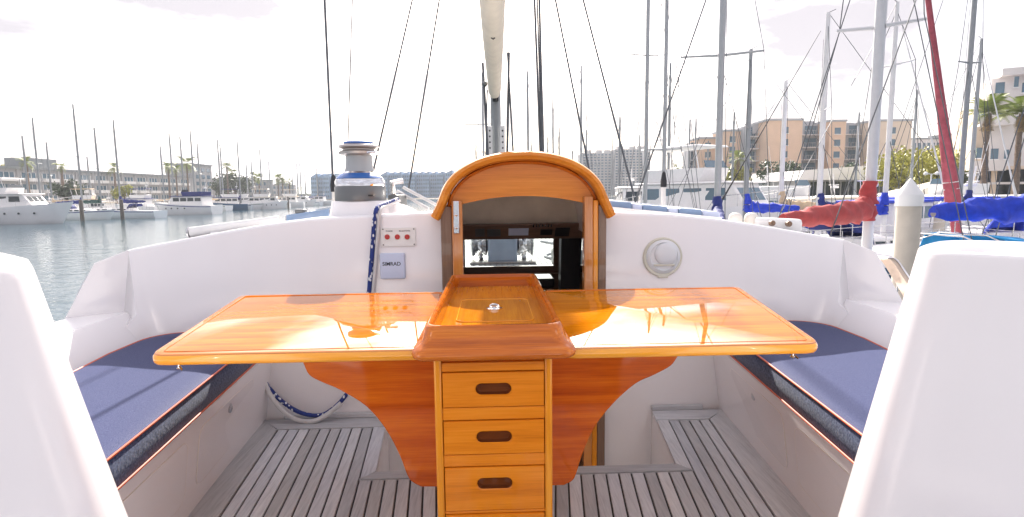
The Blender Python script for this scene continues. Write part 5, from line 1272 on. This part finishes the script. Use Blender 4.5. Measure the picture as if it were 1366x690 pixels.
# grey stepped houses behind the trees
small_building('pale grey terrace behind the yellow green trees', 1213, 1262, 186, 190, palest, wn=(8, 4))
small_building('grey terrace with dark windows right of the red furled jib', 1262, 1300, 180, 186, greyst, wn=(6, 4))
# white stepped building at the right edge
WR = radians(-32); W0 = PY(1300, 200, 74)
we = thing('white_building', 'pale stepped apartment house with glass ground floor at the right edge', 'building', (W0.x, W0.y, GZ), WR); YE = 0
def XE(px):
    k = PY(px, 200, 1).x; return (k * W0.y - W0.x) / (cos(WR) - k * sin(WR))
def ZE(py): return PY(1340, py, W0.y + XE(1340) * sin(WR)).z - GZ
wall_box(we, XE(1316), XE(1480), YE, YE + 22, ZE(225), ZE(112), palest)
wall_box(we, XE(1322), XE(1480), YE + 3, YE + 22, ZE(112), ZE(98), palest); wall_box(we, XE(1332), XE(1480), YE + 1.5, YE + 22, ZE(98), ZE(88), palest, 'upper_wall')
wall_box(we, XE(1300), XE(1316), YE + 2, YE + 20, ZE(225), ZE(130), sand, 'wing')
for pa, pb, za, zb_ in ((1296, 1340, 228, 214), (1301, 1345, 168, 154), (1312, 1342, 140, 126)):
    o = MB().box(XE(pa), XE(pb), YE - 1.8, YE + .0, ZE(za), ZE(za) + .3).build('balcony', palest, we); MB().box(XE(pa), XE(pb), YE - 1.8, YE - 1.65, ZE(za) + .3, ZE(zb_)).build('parapet', palest, o)
for pa, pb, za, zb_ in ((1321, 1333, 124, 109), (1345, 1351, 117, 103), (1322, 1332, 212, 198), (1340, 1346, 212, 200), (1356, 1364, 125, 112), (1320, 1334, 165, 150), (1352, 1360, 170, 156), (1303, 1311, 210, 196), (1303, 1311, 160, 146)):
    o = MB().box(XE(pa), XE(pb), YE - .08, YE + .02 if pa > 1316 else YE + 2.05, ZE(za), ZE(zb_)).build('window', bglass, we)
    MB().box(XE(pa) - .1, XE(pb) + .1, YE - .16, YE - .081, ZE(za) - .15, ZE(za)).build('sill', bwhite, o)
wall_box(we, XE(1300), XE(1480), YE + 3, YE + 20, 0, ZE(225), dglass, 'glass_front')
for k in range(9):
    x0 = XE(1300) + k * 2.1; MB().box(x0, x0 + .45, YE + .2, YE + 1.0, 0, ZE(225)).build('column', sand, we)
MB().box(XE(1298), XE(1480), YE + .1, YE + 2.9, ZE(246), ZE(243)).build('floor_slab', palest, we)
MB().box(XE(1296), XE(1480), YE - .2, YE + 3, ZE(226), ZE(222)).build('cornice', sand, we)
# marquee roof before the trees
mq = thing('marquee', 'low white marquee roof before the yellow green trees', 'marquee', (0, 0, GZ)); p = PY(1248, 255, 62); zq = PY(1248, 264, 62).z - GZ; zt_ = PY(1262, 248, 62).z - GZ
m = MB(); m.rings([[(p.x - 5.5, 59, zq), (p.x + 5, 59, zq), (p.x + 5, 67, zq), (p.x - 5.5, 67, zq)], [(p.x + .8, 62.5, zt_ + .6), (p.x + 1.2, 62.5, zt_ + .6), (p.x + 1.2, 63, zt_ + .6), (p.x + .8, 63, zt_ + .6)]]); m.build('roof', cream, mq)
for dx, y in ((-5, 59.5), (4.5, 59.5), (-5, 66.5), (4.5, 66.5)): MB().tube([(p.x + dx, y, 0), (p.x + dx, y, zq)], .06, 6).build('pole', wpl, mq)
# street lamp
p = PY(1241, 255, 58); lm = thing('street_lamp', 'white twin headed lamp post before the trees', 'street lamp', (p.x, p.y, GZ)); zl = PY(1241, 232, 58).z - GZ
MB().tube([(0, 0, 0), (0, 0, zl)], .07, 8).build('post', wpl, lm)
for sg in (-1, 1):
    MB().tube([(0, 0, zl - .1), (sg * .6, 0, zl + .15)], .035, 6).build('arm', wpl, lm); MB().lathe([(.05, 0), (.22, .1), (.20, .25), (0, .42)], 10, (sg * .6, 0, zl - .15)).build('lamp_head', wpl, lm, smooth=40)

# ================================================================== TREES
def leaf_cloud(blobs, n, size, seed):
    rnd = random.Random(seed); m = MB(); tot = sum(b2[3] ** 2 for b2 in blobs)
    for (cx, cy, cz_, r) in blobs:
        k = int(n * r * r / tot)
        for _ in range(k):
            d = Vector((rnd.gauss(0, 1), rnd.gauss(0, 1), rnd.gauss(0, 1))).normalized(); q = r * (rnd.random() ** .45) * (1 + .18 * sin(5 * d.x + seed) * cos(4 * d.z + seed))
            c_ = Vector((cx, cy, cz_)) + Vector((d.x, d.y, d.z * .8)) * q
            u_ = (d * .6 + Vector((rnd.gauss(0, .6), rnd.gauss(0, .6), rnd.gauss(0, .6)))).normalized(); a = u_.orthogonal().normalized(); b3 = u_.cross(a); s_ = size * rnd.uniform(.6, 1.3)
            m.add([c_ - a * s_, c_ + b3 * s_ * .55, c_ + a * s_, c_ - b3 * s_ * .55], [(0, 1, 2, 3)])
    return m
def tree(label, px, pyb, pyt, Y, wid, mat, seed, n=2600, size=.35, group=None):
    p = PY(px, 255, Y); h = PY(px, pyt, Y).z - GZ; rnd = random.Random(seed); t_ = thing('tree', label, 'tree', (p.x, p.y, GZ), 0, group)
    m = MB(); m.tube([(0, 0, 0), (.1, 0, h * .3), (0, .1, h * .6)], [h * .035, h * .028, h * .016], 8)
    blobs = []
    for i in range(13):
        a = rnd.uniform(0, 6.28); q = rnd.random() ** .6; cx, cy = cos(a) * q * wid * .36, sin(a) * q * wid * .36; cz_ = h * rnd.uniform(.42, .80) * (1 - .15 * q); r = wid * rnd.uniform(.16, .26)
        cz_ = min(cz_, h - r * .8); blobs.append((cx, cy, cz_, r)); m.tube([(0, .05, h * .4), (cx * .5, cy * .5, h * .45), (cx, cy, cz_)], [h * .014, h * .01, h * .004], 5)
    m.build('trunk', bark, t_); leaf_cloud(blobs, n, size, seed).build('crown', mat, t_, norm=False); return t_
GT = 'trees before the grey terraces'
tree('yellow green round tree left in the clump right of the peach apartments', 1203, 262, 194, 92, 13, leafy, 1, 3600, .34, GT)
tree('yellow green wide tree in the middle of the clump behind the piling', 1230, 262, 189, 94, 14, leafy, 2, 3600, .34, GT)
tree('yellow green tree right in the clump beside the red furled jib', 1258, 262, 195, 86, 13, leafy, 3, 3600, .34, GT)
tree('dark green tree at the right end of the clump', 1290, 262, 210, 98, 8, leafd, 4, 2600, .34, GT)
tree('sunlit yellow green tree above the roof at the far left', 18, 262, 206, 190, 15, leafy, 5, 2200, .5)
tree('dense green tree right of the stair tower on the left quay', 314, 262, 226, 250, 16, leafd, 6, 2200, .6)
tree('green bushy tree next to the dense one on the left quay', 303, 262, 232, 255, 13, leafd, 7, 1800, .6)
tree('dark green tree before the left condominium', 88, 262, 234, 150, 8, leafd, 8, 1600, .4)
tree('small green tree before the left condominium at the blue canopied cruiser', 165, 262, 240, 190, 7, leafy, 9, 1200, .4)
tree('dark shrubby tree against the peach apartments', 1131, 262, 208, 112, 7, leafd, 10, 1600, .3)
tree('dark tree left of the white mast before the peach apartments', 1036, 262, 200, 118, 8, leafd, 11, 1800, .3)
tree('dark tree right of the white mast before the peach apartments', 1058, 262, 204, 119, 7, leafd, 12, 1800, .3)
tree('pale green tree before the left end of the peach apartments', 982, 262, 212, 110, 6, leafy, 13, 1400, .3)
def frond(L_, droop, w, n=9, dry=False):
    m = MB(); prev = None
    spine = [Vector((L_ * t_ * (1 - .12 * t_), 0, L_ * (.42 * t_ - droop * t_ * t_))) for t_ in [k / n for k in range(n + 1)]]
    for k in range(n):
        a, b2 = spine[k], spine[k + 1]; m.add([a + Vector((0, .02, 0)), a - Vector((0, .02, 0)), b2 - Vector((0, .015, 0)), b2 + Vector((0, .015, 0))], [(0, 1, 2, 3)])
        if k < 1: continue
        ll = w * (1 - abs(k / n - .45) * 1.1)
        for sg in (-1, 1):
            for q in (0, .5):
                c_ = a.lerp(b2, q); tip = c_ + Vector((.35 * ll, sg * ll, -.30 * ll)); wd = L_ / n * .22; m.add([c_ - Vector((wd, 0, 0)), c_ + Vector((wd, 0, 0)), tip], [(0, 1, 2)])
    return m
def palm(label, px, Y, pyt, L_=2.6, n=26, seed=1, group=None, near=True, skirt=True, tr=.26):
    p = PY(px, 255, Y); h = PY(px, pyt, Y).z - GZ; rnd = random.Random(seed); t_ = thing('palm_tree', label, 'palm tree', (p.x, p.y, GZ), 0, group)
    m = MB(); nn = 26 if near else 8; m.tube([(.12 * sin(k * .21), .1 * sin(k * .17), h * k / nn) for k in range(nn + 1)], [tr * (1.25 - .35 * k / nn) * (1.0 + (.10 if k % 2 else 0)) for k in range(nn + 1)], 10); m.build('trunk', palmbark, t_)
    top_ = (.12 * sin(nn * .21), .1 * sin(nn * .17), h); src = None
    if near:
        for k in range(n):
            el = rnd.uniform(-.45, 1.15); f_ = frond(L_ * rnd.uniform(.85, 1.05), .60, L_ * .30).build('frond', palml, t_, loc=top_, norm=False) if src is None else src.copy()
            if src is None: src = f_
            else: COL.objects.link(f_)
            f_.rotation_euler = (rnd.uniform(-.2, .2), -el, k * 2.399 + rnd.uniform(-.2, .2))
            f_.data = src.data
        d = frond(L_ * .7, .9, L_ * .25).build('dry_frond', palmdry, t_, loc=top_, norm=False)
        for k in range(9):
            f_ = d if k == 0 else d.copy()
            if k: COL.objects.link(f_)
            f_.rotation_euler = (0, rnd.uniform(1.2, 1.5), k * 2.399)
    else:
        m = MB()
        for k in range(n):
            el = rnd.uniform(-.8, 1.0); R_ = Matrix.Rotation(k * 2.399, 3, 'Z') @ Matrix.Rotation(-el, 3, 'Y'); f_ = frond(L_ * rnd.uniform(.8, 1.1), .75, L_ * .3, 6)
            m.add([R_ @ Vector(v) + Vector(top_) for v in f_.v], f_.f)
        m.build('crown', palml, t_, norm=False)
    return t_
palm('tall palm before the pale house, left of the two', 1311, 60, 152, 2.7, 28, 1, 'palms at the right edge')
palm('tall palm at the right edge of the picture', 1354, 60, 152, 2.9, 28, 2, 'palms at the right edge')
for i, (px, Y, py, L_, lb) in enumerate([(251, 235, 218, 5.5, 'fan palm rising before the left stair tower'), (226, 220, 223, 3.5, 'slim palm left of the fan palm'), (236, 225, 226, 3.2, 'short palm between the two taller ones at the stair tower'),
        (304, 240, 222, 4, 'tall palm right of the stair tower'), (311, 250, 230, 3.5, 'lower palm right of the stair tower'), (340, 280, 235, 4.5, 'palm in the middle of the far left row'), (346, 285, 237, 4, 'lower palm in the middle of the far left row'),
        (371, 300, 238, 4.5, 'left palm above the hipped roof house'), (377, 300, 237, 4.5, 'right palm above the hipped roof house'), (386, 310, 243, 4, 'low palm right of the hipped roof house'), (903, 260, 224, 4, 'lonely far palm right of the white high rise'),
        (154, 205, 224, 3.5, 'palm behind the roof of the left condominium'), (38, 165, 217, 3, 'small palm above the roof house at far left'), (983, 110, 212, 3.0, 'pale palm before the left end of the peach apartments'), (963, 120, 230, 2.5, 'small palm at the left foot of the peach apartments'), (84, 170, 222, 2.5, 'tiny palm behind the roof at the left')]):
    palm(lb, px, Y, py, L_, 20, 20 + i, 'distant palms', near=False, tr=.3)

# ================================================================== HAZE
hz = bpy.data.materials.new('sea haze'); hz.use_nodes = True; t = hz.node_tree; t.nodes.clear()
pv = nd(t, 'ShaderNodeVolumePrincipled'); pv.inputs['Color'].default_value = (0.90, 0.93, 1.0, 1); pv.inputs['Density'].default_value = 0.00028; pv.inputs['Anisotropy'].default_value = 0.3
ou = nd(t, 'ShaderNodeOutputMaterial'); t.links.new(pv.outputs[0], ou.inputs['Volume'])
tag(MB().box(-3100, 3100, -450, 5050, WZ - 3.5, 45).build('haze', hz), kind='stuff')
